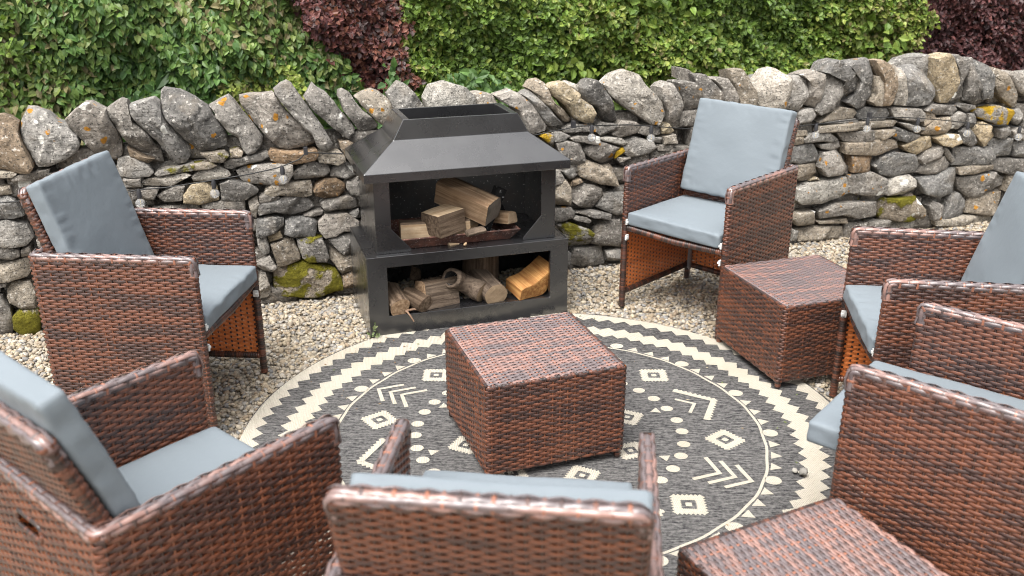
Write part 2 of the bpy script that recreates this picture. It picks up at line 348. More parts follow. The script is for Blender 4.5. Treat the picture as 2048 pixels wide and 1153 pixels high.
# ---- dry stone wall: outlines measured on the wall's face, in millimetres along and up
STONES='''c bg -2204,922 -2139,935 -2110,922 -2086,899 -2095,860 -2083,812 -2063,762 -2055,725 -2073,706 -2116,705 -2178,720 -2245,739
c gwk -2048,955 -2020,955 -1980,936 -1947,898 -1900,871 -1876,842 -1870,805 -1882,777 -1934,749 -1998,721 -2041,722 -2055,745 -2064,778 -2089,820 -2091,868 -2078,902
c gwk -1909,908 -1876,937 -1827,970 -1801,971 -1751,938 -1745,898 -1720,840 -1711,794 -1718,737 -1744,722 -1792,734 -1840,787 -1869,837 -1899,879
c g -1749,936 -1690,975 -1665,965 -1660,921 -1658,880 -1607,836 -1580,777 -1561,746 -1561,730 -1586,727 -1646,740 -1686,784 -1713,839 -1745,898
c d -1656,949 -1609,962 -1558,974 -1538,954 -1537,902 -1515,859 -1475,807 -1438,754 -1446,721 -1469,693 -1501,689 -1526,710 -1541,749 -1587,815 -1639,879 -1657,913
c d -1529,990 -1513,1003 -1453,992 -1401,967 -1344,923 -1331,890 -1304,846 -1283,799 -1292,757 -1340,739 -1401,733 -1436,771 -1461,794 -1504,859 -1530,893 -1536,942
b t -2214,717 -2123,708 -2123,698 -2141,687 -2219,689
b g -2152,684 -2111,695 -2055,701 -2000,709 -2012,677 -2079,666 -2144,669
b g -1736,726 -1701,733 -1645,723 -1618,692 -1602,665 -1620,647 -1678,647 -1739,655 -1744,697
b gm -1599,656 -1582,668 -1510,679 -1470,685 -1434,690 -1425,660 -1454,654 -1533,651 -1585,645
b b -1691,776 -1628,734 -1591,719 -1617,704 -1686,734
b p -1654,627 -1621,639 -1554,644 -1475,647 -1452,636 -1486,622 -1536,600 -1599,601 -1652,610
b g -1725,645 -1660,638 -1658,623 -1684,608 -1722,611
c g -1342,925 -1302,946 -1257,966 -1235,942 -1208,895 -1169,838 -1133,780 -1144,751 -1180,719 -1209,717 -1227,740 -1239,787 -1280,815 -1304,855 -1324,879 -1320,893
c gk -1212,951 -1157,961 -1071,969 -1053,936 -1035,906 -994,849 -947,811 -912,766 -909,739 -944,729 -1034,717 -1067,728 -1139,806 -1182,864 -1213,924
c g -1069,983 -1039,1006 -1011,1018 -990,1004 -961,953 -935,913 -904,865 -878,820 -859,780 -839,739 -851,713 -882,709 -910,735 -915,775 -967,825 -1012,884 -1049,936 -1067,966
c gw -941,939 -922,967 -899,1000 -879,978 -847,959 -816,919 -785,870 -748,829 -729,793 -739,772 -762,751 -787,766 -824,799 -868,845 -904,877 -930,913
c g -789,961 -770,968 -741,950 -722,914 -693,874 -652,841 -623,804 -632,787 -682,768 -708,774 -736,820 -772,870 -782,913 -793,935
c tk -716,927 -681,946 -637,959 -607,947 -573,919 -548,887 -536,847 -566,787 -601,798 -626,818 -655,850 -688,887
c g -572,936 -519,991 -486,976 -449,937 -416,886 -372,797 -443,773 -534,818
c p -406,908 -376,964 -304,981 -276,971 -208,949 -173,916 -166,888 -146,783 -254,761 -384,797
c pk -173,916 -132,923 -74,906 -55,870 -36,776 -158,772
b tm -1402,731 -1301,736 -1286,718 -1314,690 -1366,692
b tm -1451,687 -1366,692 -1340,675 -1373,662 -1438,663
b tm -1281,735 -1243,741 -1224,727 -1235,706 -1280,700
b g -1311,681 -1277,696 -1181,710 -1122,717 -1120,697 -1151,678 -1218,670 -1282,649 -1309,657
b o -1119,710 -1105,727 -1039,716 -972,709 -911,717 -904,695 -919,669 -1001,654 -1077,661 -1109,679
b t -901,704 -809,701 -788,678 -786,651 -821,638 -903,655 -910,678
b b -806,741 -762,742 -741,728 -742,647 -776,659 -800,705
b p -1450,627 -1415,655 -1340,671 -1298,646 -1288,627 -1326,613 -1388,607 -1444,610
b gk -1260,638 -1219,661 -1114,666 -1023,655 -1024,611 -1055,569 -1102,564 -1231,579 -1249,607
b g -1020,615 -959,655 -924,657 -865,639 -854,611 -882,582 -930,581 -1016,577
b g -857,602 -831,623 -777,646 -744,612 -737,579 -782,571 -852,579
b g -783,556 -728,572 -713,532 -716,481 -769,495 -789,524
b yw -1494,556 -1452,599 -1387,609 -1347,574 -1349,518 -1427,507 -1496,522
b g -1606,556 -1530,596 -1485,593 -1503,532 -1573,525
b d -1706,581 -1634,599 -1587,595 -1613,546 -1703,547
b g -1727,643 -1656,642 -1661,607 -1709,603
b d -1337,591 -1298,605 -1210,581 -1175,551 -1185,539 -1255,500 -1337,510
b p -1227,496 -1184,521 -1181,489 -1198,418 -1217,425
b g -1178,520 -1148,531 -1086,506 -1109,490 -1177,489
b t -1146,549 -1119,569 -1059,571 -944,570 -939,540 -945,500 -984,492 -1085,517 -1132,512 -1150,531
b o -936,522 -924,548 -883,572 -826,572 -792,546 -792,519 -827,490 -889,484 -927,498
b d -1182,483 -1168,495 -1109,492 -1056,507 -959,485 -936,444 -972,425 -1047,415 -1114,438 -1186,433 -1188,458
b g -908,465 -872,480 -787,491 -748,474 -743,431 -764,422 -888,428 -909,449
b g -987,408 -941,426 -902,427 -907,409 -952,402
b d -1197,414 -1132,421 -1078,407 -1080,375 -1122,347 -1183,332 -1208,342
b d -1070,392 -1039,403 -957,400 -929,379 -938,328 -946,306 -1037,317 -1082,333
b g -928,374 -894,408 -792,403 -741,361 -744,309 -815,321 -853,301 -902,299 -926,337
b g -781,402 -737,421 -731,374 -762,377
b g -1205,327 -1162,328 -1154,276 -1156,252 -1186,251 -1204,290
b y -1157,332 -1100,349 -1090,316 -1152,299
b t -1148,289 -1046,314 -1022,238 -1022,205 -1119,180 -1130,198 -1139,246
b dm -1030,300 -972,311 -915,302 -904,268 -891,205 -906,185 -986,191 -1011,213 -1024,262
b d -889,290 -798,305 -745,295 -750,204 -822,212 -865,255
b t -879,246 -823,207 -750,194 -755,117 -834,108 -871,169 -887,190
b g -1184,232 -1157,239 -1132,184 -1155,165 -1198,175 -1229,209
b tM -1143,156 -1119,178 -1017,192 -951,173 -863,139 -839,92 -838,33 -964,4 -1128,29 -1150,76
b b -834,96 -792,116 -755,117 -751,27 -834,37
b p -1208,154 -1182,156 -1167,78 -1171,35 -1220,26 -1225,65
b t -2222,644 -2159,651 -2157,615 -2228,612
b d -2239,605 -2177,608 -2149,591 -2130,520 -2173,512 -2255,516
b g -2259,499 -2195,508 -2126,480 -2109,423 -2140,395 -2204,395 -2275,409
b g -2268,390 -2204,395 -2171,373 -2175,346 -2204,336 -2275,350
b g -2165,373 -2131,388 -2128,344 -2171,342
b t -2282,311 -2217,322 -2145,336 -2143,282 -2159,252 -2231,242 -2295,243
b t -2248,206 -2227,232 -2158,227 -2144,180 -2153,110 -2205,110 -2249,142 -2256,168
b g -2328,177 -2276,171 -2252,123 -2251,64 -2268,-13 -2311,-27 -2362,-13
b tM -2245,83 -2216,108 -2146,102 -2144,50 -2157,-9 -2222,-19 -2253,25
b g -2296,237 -2243,234 -2251,219 -2299,218
c gk -71,907 11,928 53,906 96,873 139,820 195,745 184,730 108,715 75,748 43,826 16,858 -37,875
c g 74,899 106,918 138,896 182,853 210,821 255,773 280,748 267,741 217,744 184,761 128,836
c t 101,928 122,962 159,967 186,949 197,908 231,856 292,812 338,760 316,751 283,761 226,815 171,859 138,896
c y 208,923 235,944 283,949 311,928 356,895 357,875 414,836 435,798 423,752 383,752 338,773 292,837 225,887
B p 346,916 374,925 420,902 424,876 392,877
c d 381,914 415,955 437,954 484,904 526,850 551,791 565,749 537,734 484,764 454,818 402,846 384,883
c pk 486,929 537,973 604,990 674,966 718,908 780,852 800,809 803,772 776,720 729,728 656,780 608,809 566,838 513,882
B g 838,827 881,809 895,704 852,701
c g 791,899 821,926 851,917 898,851 921,786 925,694 898,685 848,710 832,781 798,846
b gk 278,724 311,743 389,744 446,730 450,703 373,708 312,704 284,708
b g 451,734 485,746 560,733 550,707 471,680 456,697
b g 539,681 570,753 658,740 689,714 684,688 586,665
b g 689,714 753,721 814,690 792,665 733,663 673,683
b y 795,713 842,721 871,681 851,669 803,672
b gK 152,701 173,718 218,708 224,650 191,668
b g 212,718 273,712 318,688 290,669 229,668
b g 313,678 357,688 459,681 463,654 444,642 330,666
b p 465,670 499,676 587,662 629,632 594,624 483,656
b gk 235,662 302,665 358,656 388,596 392,563 362,544 305,535 253,611
b g 388,617 432,646 477,653 577,614 557,556 494,534 447,559 394,595
b gK 555,600 601,613 607,596 556,562
b g 596,586 616,649 662,665 758,634 775,606 738,576 638,561
b g 733,658 805,653 801,623 758,632
b p 810,658 882,664 891,620 813,620
b g 777,617 873,613 858,578 785,589
b g 568,566 638,561 575,544
b t 356,534 395,568 494,528 540,530 572,490 575,423 480,436 369,484
b g 272,519 334,533 360,490 318,472 295,495
b g 227,532 257,530 285,482 272,463 229,450 203,495
b t 229,444 258,458 292,475 317,433 316,346 233,347 205,403
b b 324,439 334,465 375,471 389,453 341,438
b g 331,438 369,445 446,435 489,412 497,384 470,346 436,319 372,328 333,358
b g 464,320 504,384 561,392 619,381 624,271 574,268 493,303
b d 231,331 316,336 338,311 332,284 269,267 207,269
b d 345,303 422,313 537,279 531,252 445,267
b g 321,279 353,286 409,274 431,254 418,242 346,263
b gm 242,252 312,256 426,207 444,191 429,123 315,118 278,208
b g 439,129 461,217 510,243 597,242 632,116 589,99 479,115
b g 351,107 509,104 531,13 528,-1 390,-3 332,22
b g 521,78 590,82 635,66 638,9 534,20
b d 305,102 319,97 321,23 275,28
c gk 883,917 893,926 969,918 1004,887 1024,843 1001,795 953,774 925,785 909,849
B g 965,969 978,970 1040,929 1067,874 1032,885 972,908
c d 977,951 1048,947 1090,902 1121,872 1142,822 1096,785 1028,799 1010,877
c g 1089,922 1110,930 1166,925 1204,882 1232,827 1229,797 1150,802 1132,876
c t 1176,966 1239,970 1265,938 1286,903 1326,852 1338,791 1295,764 1248,782 1225,842 1189,917
B d 1383,848 1441,905 1470,909 1476,853 1404,817
c p 1333,836 1408,931 1438,964 1462,958 1519,919 1527,856 1504,757 1431,736 1345,781
c gw 1519,921 1595,918 1656,900 1657,855 1631,786 1601,741 1510,757 1523,842
c g 1600,922 1674,944 1736,921 1732,871 1724,801 1701,751 1639,765 1647,835 1652,885
b g 1591,727 1618,746 1690,747 1722,709 1687,680 1598,675
c g 1716,892 1737,916 1788,931 1849,891 1873,854 1862,809 1820,765 1801,730 1731,711 1703,736 1711,807
c d 1735,931 1763,980 1796,996 1848,976 1923,923 1953,886 1950,830 1920,790 1875,762 1846,753 1862,804 1876,854 1821,912
c d 1873,965 1901,979 2028,986 2047,953 2068,865 2066,803 2015,739 1973,725 1899,766 1954,809 1957,881 1922,928
c tk 2063,896 2088,895 2109,863 2109,812 2109,739 2071,741 2048,763 2073,803
c b 2042,978 2091,981 2141,949 2189,890 2193,833 2185,771 2160,736 2115,738 2112,791 2112,863 2063,932
c pw 2146,954 2177,955 2228,920 2259,856 2279,782 2276,729 2198,739 2198,807 2196,885
c dk 2238,898 2289,932 2346,935 2422,906 2466,820 2469,772 2432,731 2362,719 2297,723 2275,803
B g 2300,929 2341,969 2441,989 2519,962 2552,881 2594,711 2529,715 2353,837
c y 2435,973 2507,998 2545,973 2595,893 2624,823 2608,776 2565,727 2511,732 2476,819 2451,910
c d 2543,981 2581,988 2627,960 2670,916 2674,836 2682,745 2616,738 2577,734 2620,812 2592,909
c d 2655,953 2699,965 2736,892 2776,805 2819,710 2788,696 2691,733 2684,825 2676,905
c d 2724,929 2735,953 2819,910 2873,854 2870,784 2873,740 2813,732 2783,804 2747,870
c tk 2803,921 2904,895 2970,855 3020,793 3064,730 3068,685 3028,677 2943,736 2878,805 2872,859
c g 2955,871 2991,881 3064,867 3119,815 3128,727 3055,763 2999,821
c g 3081,855 3153,873 3235,832 3272,697 3205,678 3143,726
c d 3232,843 3299,862 3369,792 3386,679 3300,673
b t 1770,691 1807,725 1866,742 1948,729 1980,704 1957,674 1858,675 1737,669
b g 1737,664 1858,675 1976,673 1991,656 1923,655
b d 1975,699 2005,724 2073,728 2163,720 2191,687 2163,651 2060,655 1995,672
b g 2190,713 2213,725 2312,711 2371,708 2403,680 2404,642 2372,638 2218,664
b d 2413,695 2452,728 2622,710 2640,687 2613,656 2498,666
b dk 2637,704 2674,718 2759,703 2769,686 2697,673
b gK 2783,657 2798,679 2919,694 3017,666 3029,643 2995,584 2924,588 2803,629
b gk 3032,604 3031,665 3079,668 3132,603 3106,566
b t 1739,651 1861,654 2048,655 2227,650 2206,622 2092,618 1892,615 1720,618
b t 2412,668 2434,688 2488,680 2500,641 2430,608
b g 2241,641 2308,632 2439,596 2443,580 2328,592
b tk 2445,601 2502,647 2589,647 2613,596 2587,559 2523,547 2427,559
b g 2602,646 2656,676 2701,657 2714,601 2673,570 2623,579
b d 2707,662 2748,659 2779,614 2760,576 2716,590
b y 2763,565 2836,605 2912,578 2958,518 2934,486 2855,466 2807,523
b d 2945,559 3033,570 3041,524 3001,501 2964,507
b g 3055,540 3093,561 3149,534 3155,483 3074,494
b t 1580,637 1660,632 1668,604 1585,599
b t 1577,596 1641,598 1645,563 1578,557
b g 1647,584 1679,613 1801,612 1869,569 1851,549 1767,566 1653,566
b g 1859,605 1925,608 2080,609 2093,554 2019,545 1908,556
b t 2084,605 2160,607 2221,603 2218,575 2153,550 2101,561
b dk 2210,568 2227,617 2282,599 2413,555 2399,534 2332,520 2277,535
b g 1745,549 1883,558 1896,525 1849,510 1764,527
b t 1901,549 2002,546 2170,556 2269,532 2284,494 2135,461 1919,488
b d 1575,551 1711,559 1770,484 1758,456 1644,451 1586,462
b gk 1758,428 1776,505 1873,512 1921,473 1964,412 1929,371 1811,373
b ok 1963,474 2127,454 2131,436 2109,364 1987,377
b d 2137,399 2172,447 2263,470 2408,445 2456,382 2429,339 2340,338 2272,325 2180,351
b t 1621,445 1751,446 1767,391 1732,351 1675,348 1630,373
b y 1715,352 1762,370 1785,354
b pk 1630,316 1708,342 1957,354 1981,256 1817,219 1666,229 1629,258
b gwk 1968,361 2116,371 2219,326 2236,234 2123,229 1989,256
b tw 1639,183 1764,179 1783,103 1666,103 1627,148
b gwk 1790,177 1911,211 2172,195 2186,117 2074,105 1948,140 1805,131
b t 1790,117 1995,113 2009,81 1809,100
b t 1678,76 1811,85 1986,60 2006,-11 1696,6
b g 1635,87 1670,76 1668,24 1640,19
b tm 2187,163 2268,201 2447,201 2524,86 2477,43 2256,72
b y 2295,504 2406,540 2485,546 2520,481 2416,444 2332,472
b y 2505,534 2582,551 2673,545 2697,499 2625,478 2558,493
b d 2697,499 2684,559 2720,582 2774,546 2818,490 2773,467
b g 2425,421 2475,462 2568,489 2601,461 2563,426 2444,394
b g 2580,477 2609,468 2697,394 2684,372 2607,430
b g 2433,339 2463,389 2609,423 2665,373 2645,337 2512,321
b d 2685,364 2671,471 2773,467 2935,452 2956,382 2893,348
b d 2958,393 2932,483 2961,500 3080,496 3106,390
b d 3091,472 3188,465 3213,371 3123,381
b t 2712,347 2798,356 2949,352 2965,324 2829,304 2725,308
b d 2966,358 3028,377 3215,363 3237,275 3111,273 2997,310
b pw 2249,301 2297,327 2394,330 2442,293 2437,248 2372,215 2265,217
b d 2439,308 2567,320 2703,348 2720,270 2713,193 2605,179 2507,211
b gk 2730,284 2831,292 2980,303 3097,255 3099,207 2965,164 2854,150 2776,203
b twk 2324,181 2434,217 2526,117 2537,61 2383,60 2290,77
b dk 2540,139 2571,167 2672,127 2632,52 2586,48
b d 2660,49 2698,179 2760,193 2838,135 2829,49 2717,44
b tk 2845,63 2862,157 2992,169 3099,168 3087,57 3043,37
b t 3103,270 3172,265 3162,186 3097,176
b t 2595,47 2810,51 3034,34 3063,-46 2612,14'''
KIND={'g':(.245,.236,.225),'d':(.180,.177,.174),'t':(.28,.25,.21),'b':(.23,.185,.14),'o':(.25,.18,.12),'y':(.33,.28,.20),'p':(.34,.325,.30)}
def resample(p,n,closed=True):
    p=np.asarray(p,float); q=np.vstack([p,p[:1]]) if closed else p
    d=np.concatenate([[0],np.cumsum(np.linalg.norm(np.diff(q,axis=0),axis=1))]); t=np.linspace(0,d[-1],n,endpoint=not closed)
    return np.stack([np.interp(t,d,q[:,i]) for i in range(q.shape[1])],-1)
def stone_shape(poly,depth,seed,back=.82,N=30,rough=1.0):
    """solid stone in (along, out, up) coordinates round its centre: cleft front face, sharp arrises"""
    r=random.Random(seed); P=resample(poly,N); poly=np.asarray(poly,float)
    for q in poly:                                   # keep the corners
        i=np.argmin(np.linalg.norm(P-q,axis=1)); P[i]=P[i]*.25+q*.75
    lo=P.min(0); hi=P.max(0); c=P.mean(0)*.6+(lo+hi)/2*.4; P=P-c
    wid=np.ptp(P[:,0]); hei=np.ptp(P[:,1]); small=min(wid,hei); off=Vector((r.uniform(-50,50),r.uniform(-50,50),r.uniform(-50,50)))
    pl=[]
    for i in range(r.choice((1,2,2,3))):
        a=r.uniform(0,2*pi); sl=r.uniform(.05,.32) if i==0 else r.uniform(.35,1.0); pl.append((cos(a)*sl,sin(a)*sl,0 if i==0 else r.uniform(.06,.22)*small))
    def face(x,y): return min(k-(ax*x+ay*y) for ax,ay,k in pl)
    bul=r.uniform(.05,.12)*small; ver=[]
    rings=[(1.0*back,-depth),(.97,-depth*.55),(.997,-.20),(1.0,-.035),(.982,-.004),(.91,0),(.77,0),(.60,0),(.42,0),(.22,0)]
    for ri,(t,dd) in enumerate(rings):
        for k in range(N):
            x,y=P[k]*t; fc=max(-.26*small,min(.12*small,face(x,y)))
            d=dd if ri<2 else bul*(1-t**4)+fc+dd*small
            nz=noise.fractal(Vector((x,y,d))*14+off,.9,2.2,5); nz2=noise.noise(Vector((x,y,d))*48+off); st=noise.noise(Vector((x*6,y*6,d*60))+off)
            g=1+rough*(.020*nz+.013*nz2); ver.append((x*g,d+rough*small*(.05*nz+.028*nz2+.02*st),y*g))
    ver.append((0,bul+max(-.22*small,min(.12*small,face(0,0)))+.05*small*noise.noise(off),0)); ver.append((0,-depth,0))
    R=len(rings); fa=[]
    for i in range(R-1):
        for k in range(N): fa.append((i*N+k,i*N+(k+1)%N,(i+1)*N+(k+1)%N,(i+1)*N+k))
    tri=[((R-1)*N+k,(R-1)*N+(k+1)%N,R*N) for k in range(N)]+[((k+1)%N,k,R*N+1) for k in range(N)]
    return np.array(ver),np.array(fa),np.array(tri),c
wall=empty('stone_wall',W0,TH); tag(wall,'grey dry stone wall with leaning cope stones running behind the fire pit','wall')
def put_stone(name,poly,flags,depth,out,seed,**kw):
    v,f,t,c=stone_shape(poly,depth,seed,**kw)
    v=v*np.array([1,-1,1])          # out of the wall is local -y
    mb=MB(); mb.add(v,f); mb.f.append((t,0))
    o=mb.build(name,M['stone'],wall,sharp=27); o.location=(c[0],-out,c[1])
    r=random.Random(seed*3+1); base=KIND[flags[0]]; g=r.uniform(.70,1.06); w=r.uniform(-.03,.03)
    o.color=(base[0]*g*1.03*(1+w),base[1]*g,base[2]*g*.95*(1-w),1)
    lw=r.choice((0,.04,.08,.12)); lo=r.choice((0,.0,.05,.10))
    o['lichen_white']=.55 if 'w' in flags else lw; o['lichen_orange']=.6 if 'k' in flags else lo
    o['moss']=.55 if 'm' in flags else (.8 if 'M' in flags else -.3); o['moss_orange']=.85 if 'K' in flags else -.5
    return o
polys=[]
for i,ln in enumerate(STONES.strip().splitlines()):
    a=ln.split(); p=np.array([[float(x)/1000 for x in q.split(',')] for q in a[2:]]); polys.append(p)
    r=random.Random(i)
    if a[0]=='b':
        s=min(np.ptp(p[:,0]),np.ptp(p[:,1])); cc=p.mean(0); p=cc+(p-cc)*1.02
        put_stone('stone',p,a[1],.12,-.02-.10*s*0+r.uniform(-.02,.008)-.0*cc[1],i+11)
    elif a[0]=='c': p=p.mean(0)+(p-p.mean(0))*1.02; put_stone('cope_stone',p,a[1],.17,-.035+r.uniform(-.01,.015),i+11,back=.80,N=44)
    else: put_stone('cope_stone',p,a[1],.16,-.135,i+11,back=.85,N=30)
# stones outside the picture or behind the furniture, and hearting: coarse coursed infill
def inside(p,x,y):
    c=False; n=len(p); j=n-1
    for i in range(n):
        if (p[i][1]>y)!=(p[j][1]>y) and x<(p[j][0]-p[i][0])*(y-p[i][1])/(p[j][1]-p[i][1]+1e-12)+p[i][0]: c=not c
        j=i
    return c
infill=MB(); r=random.Random(99); z=-.02; row=0
while z<.74:
    h=r.uniform(.055,.11)*(1.25 if z<.2 else .95); s=-3.6+r.uniform(0,.1)
    while s<4.6:
        w=h*r.uniform(1.1,2.5); cx,cz=s+w/2,z+h/2
        cov=sum(any(inside(p,cx+dx*w*.36,cz+dz*h*.3) for p in polys) for dx in(-1,0,1) for dz in(-1,0,1))
        out=-.035 if cov==0 else (-.06 if cov<4 else -.10)
        pl=[(cx+w*.5*sx*(1-.12*r.random()),cz+h*.5*sz*(1-.15*r.random())) for sx,sz in((-1,-1),(0,-1.02),(1,-1),(1.02,0),(1,1),(0,1.02),(-1,1),(-1.02,0))]
        v,f,t,c=stone_shape(pl,.10,r.randint(0,99999),N=16,rough=1.2)
        v=v*np.array([1,-1,1])+np.array([c[0],-out,c[1]]); n0=infill.n; infill.add(v,f); infill.f.append((t+n0,0)); s+=w*1.0
    z+=h*.96; row+=1
o=infill.build('hearting_stone',M['stone'],wall,sharp=40); o.color=(.17,.157,.14,1); o['kind']='stuff'; o['lichen_white']=.05; o['lichen_orange']=.05; o['moss']=.05; o['moss_orange']=-.5
mb=MB(); mb.box((-3.6,.17,-.05),(4.6,.36,.72)); o=mb.build('wall_core',M['stone'],wall); o.color=(.10,.09,.08,1); o['lichen_white']=0; o['lichen_orange']=0; o['moss']=.1; o['moss_orange']=-.5
# far side face of the wall, closing it off towards the hedge
# a few more copes to the left of the picture
for i,(s0,lean) in enumerate(((-2.55,.10),(-2.85,.08),(-3.15,.09),(-3.42,.08),(3.42,-.02),(3.6,-.02),(3.78,.0),(3.95,.02),(4.15,.03))):
    w=.14; pl=[(s0-w/2+lean,.95),(s0+w/2+lean-.01,.93),(s0+w/2+.03,.85),(s0+w/2-lean*.5,.74),(s0-w/2-lean*.5,.73),(s0-w/2,.84)]
    put_stone('cope_stone',np.array(pl),'g',.17,-.04,900+i,back=.8,N=26)

# ---- hedges: leaf clumps spread through the crown's depth
def leaves(n,s_rng,z_rng,off,depth,length,width,pal,seed,keep=None,droop=1.0,wave=.10,clump=.5):
    r=np.random.default_rng(seed)
    s=r.uniform(*s_rng,n); z=r.uniform(*z_rng,n); d=r.random(n)**1.6*depth
    if keep is not None: k=keep(s,z); s=s[k];z=z[k];d=d[k];n=len(s)
    # lumps in the hedge face
    bump=wave*(np.sin(s*5.1+z*3.3+seed)*np.cos(z*6.7-s*2.1)+.6*np.sin(s*13.7+z*9.1+2*seed)*np.cos(z*15.3+s*3.7))
    lump=.5+.5*np.sin(s*23.+np.sin(z*19.+seed)*1.7)*np.cos(z*27.+np.sin(s*17.)*1.5)
    o=off+bump*.6-d+lump*.05*clump
    L=length*r.uniform(.65,1.25,n); Wd=width*r.uniform(.75,1.2,n)
    # leaf frame in wall axes: x along, y out, z up
    tip=np.stack([r.normal(0,.55,n),.35+r.normal(0,.25,n),-droop+r.normal(0,.5,n)],-1); tip/=np.linalg.norm(tip,axis=1)[:,None]
    nr=np.stack([r.normal(0,.35,n),1+r.normal(0,.2,n),.55+r.normal(0,.35,n)],-1); nr-=tip*np.sum(nr*tip,1)[:,None]; nr/=np.linalg.norm(nr,axis=1)[:,None]
    sd=np.cross(tip,nr); base=np.stack([s,o,z],-1)
    fold=.18*Wd[:,None]*nr
    P=np.stack([base, base+tip*L[:,None]*.35+sd*Wd[:,None]*.5+fold, base+tip*L[:,None]*.72+sd*Wd[:,None]*.36+fold*.6, base+tip*L[:,None]-nr*.12*L[:,None], base+tip*L[:,None]*.72-sd*Wd[:,None]*.36+fold*.6, base+tip*L[:,None]*.35-sd*Wd[:,None]*.5+fold, base+tip*L[:,None]*.5],1)
    f=np.array([(0,1,6),(1,2,6),(2,3,6),(3,4,6),(4,5,6),(5,0,6)])
    F=(f[None]+np.arange(n)[:,None,None]*7).reshape(-1,3)
    pal=np.asarray(pal,float); patch=(np.sin(s*2.3+seed)*np.cos(z*3.1+s*1.3)+r.normal(0,.7,n))
    idx=np.clip(((patch+1.6)/3.2*len(pal)).astype(int),0,len(pal)-1)
    col=pal[idx]*r.uniform(.75,1.25,n)[:,None]
    X=np.array(WU)[None,None]*P[...,0:1]+np.array(WN)[None,None]*P[...,1:2]+np.array([0,0,1.])[None,None]*P[...,2:3]+np.array(W0)
    return X.reshape(-1,3),F,np.repeat(col,7,axis=0)
def hedge(name,label,cat,specs,stems,group=None):
    e=empty(name,wallpt(stems[0],0,stems[2]-.35),TH); tag(e,label,cat,group)
    inv=e.matrix_basis.inverted()
    mb=MB()
    for sp in specs:
        v,f,c=leaves(**sp); v=v@np.array(inv.to_3x3()).T+np.array(inv.translation); mb.add(v,f,col=c)
    o=mb.build('foliage',M['leaf'],e,color=True,smooth=False); o['kind']='stuff'
    r=random.Random(len(label)); mb=MB(); s=stems[0]
    while s<stems[1]:
        p=[inv@wallpt(s+.05*i*r.uniform(-1,1),zz,stems[2]-.35+.03*r.uniform(-1,1)) for i,zz in enumerate((-.02,.35,.7,1.05,1.32))]
        mb.tube(p,[.028,.022,.018,.013,.007],6); s+=r.uniform(.18,.34)
    mb.build('stem',M['stem'],e)
    return e
G1=[(.038,.084,.023),(.053,.111,.029),(.069,.138,.033),(.092,.165,.039),(.122,.190,.045),(.158,.204,.056),(.185,.165,.078)]
G2=[(.075,.125,.026),(.105,.175,.032),(.14,.215,.038),(.18,.24,.046),(.225,.265,.058),(.24,.22,.09)]
PU=[(.050,.025,.027),(.072,.031,.033),(.11,.043,.042),(.155,.058,.050),(.195,.082,.058),(.10,.068,.066)]
PU2=[(.055,.028,.030),(.08,.036,.038),(.115,.048,.048),(.15,.058,.052),(.10,.068,.068)]
OFF=-.95
bl=lambda z: -.83+np.clip((1.30-z)/.47,-1,1.6)*.30            # slanting border, left hedge / purple
br_=lambda z: -.285
hedge('hedge','dense green hedge of large drooping leaves left of the purple shrub','hedge',[
 dict(n=30000,s_rng=(-3.5,-.35),z_rng=(.15,1.43),off=OFF,depth=.10,length=.049,width=.031,pal=G1,seed=1,keep=lambda s,z:(s<bl(z)+.02*np.sin(z*40)),droop=.9),
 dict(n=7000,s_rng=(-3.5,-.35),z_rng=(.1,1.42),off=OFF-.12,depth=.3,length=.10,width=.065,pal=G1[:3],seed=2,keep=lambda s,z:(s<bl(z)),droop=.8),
 dict(n=2600,s_rng=(-3.4,-2.0),z_rng=(.2,1.42),off=OFF+.03,depth=.08,length=.04,width=.024,pal=G2,seed=3,keep=lambda s,z:(s<-2.05+.1*np.sin(z*9)),droop=.2),
 dict(n=1500,s_rng=(-1.3,-.85),z_rng=(.70,1.05),off=OFF+.05,depth=.06,length=.032,width=.024,pal=G2[2:],seed=4,keep=lambda s,z:((s+1.08)/.22)**2+((z-.86)/.16)**2<1,droop=.2)],(-3.4,-.5,OFF))
hedge('purple_shrub','deep red purple leaved shrub between the two green hedges','shrub',[
 dict(n=12500,s_rng=(-.95,-.20),z_rng=(.15,1.43),off=OFF+.02,depth=.12,length=.034,width=.024,pal=PU,seed=5,keep=lambda s,z:(s>bl(z)-.06+.03*np.sin(z*31))&(s<br_(z)+.035*np.sin(z*17)+.02*np.sin(z*45)),droop=.1,clump=1.),
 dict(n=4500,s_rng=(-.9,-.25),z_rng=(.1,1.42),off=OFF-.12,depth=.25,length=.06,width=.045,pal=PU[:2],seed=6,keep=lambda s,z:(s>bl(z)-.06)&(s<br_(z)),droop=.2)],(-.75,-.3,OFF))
hedge('hedge','bright yellow green clipped hedge of small leaves right of the purple shrub','hedge',[
 dict(n=46000,s_rng=(-.32,3.22),z_rng=(.2,1.40),off=OFF,depth=.11,length=.036,width=.027,pal=G2,seed=7,keep=lambda s,z:(s>br_(z)-.02)&(s<3.10+.04*np.sin(z*19)),droop=.15,clump=1.3),
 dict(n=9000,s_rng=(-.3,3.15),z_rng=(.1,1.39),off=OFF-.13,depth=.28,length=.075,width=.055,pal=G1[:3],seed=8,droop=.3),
 dict(n=2600,s_rng=(-.25,2.9),z_rng=(.25,1.38),off=OFF+.04,depth=.08,length=.062,width=.05,pal=G2[1:4],seed=9,keep=lambda s,z:np.sin(s*4.3+z*2)*np.cos(z*4+s)>.25,droop=.3)],(-.2,3.1,OFF))
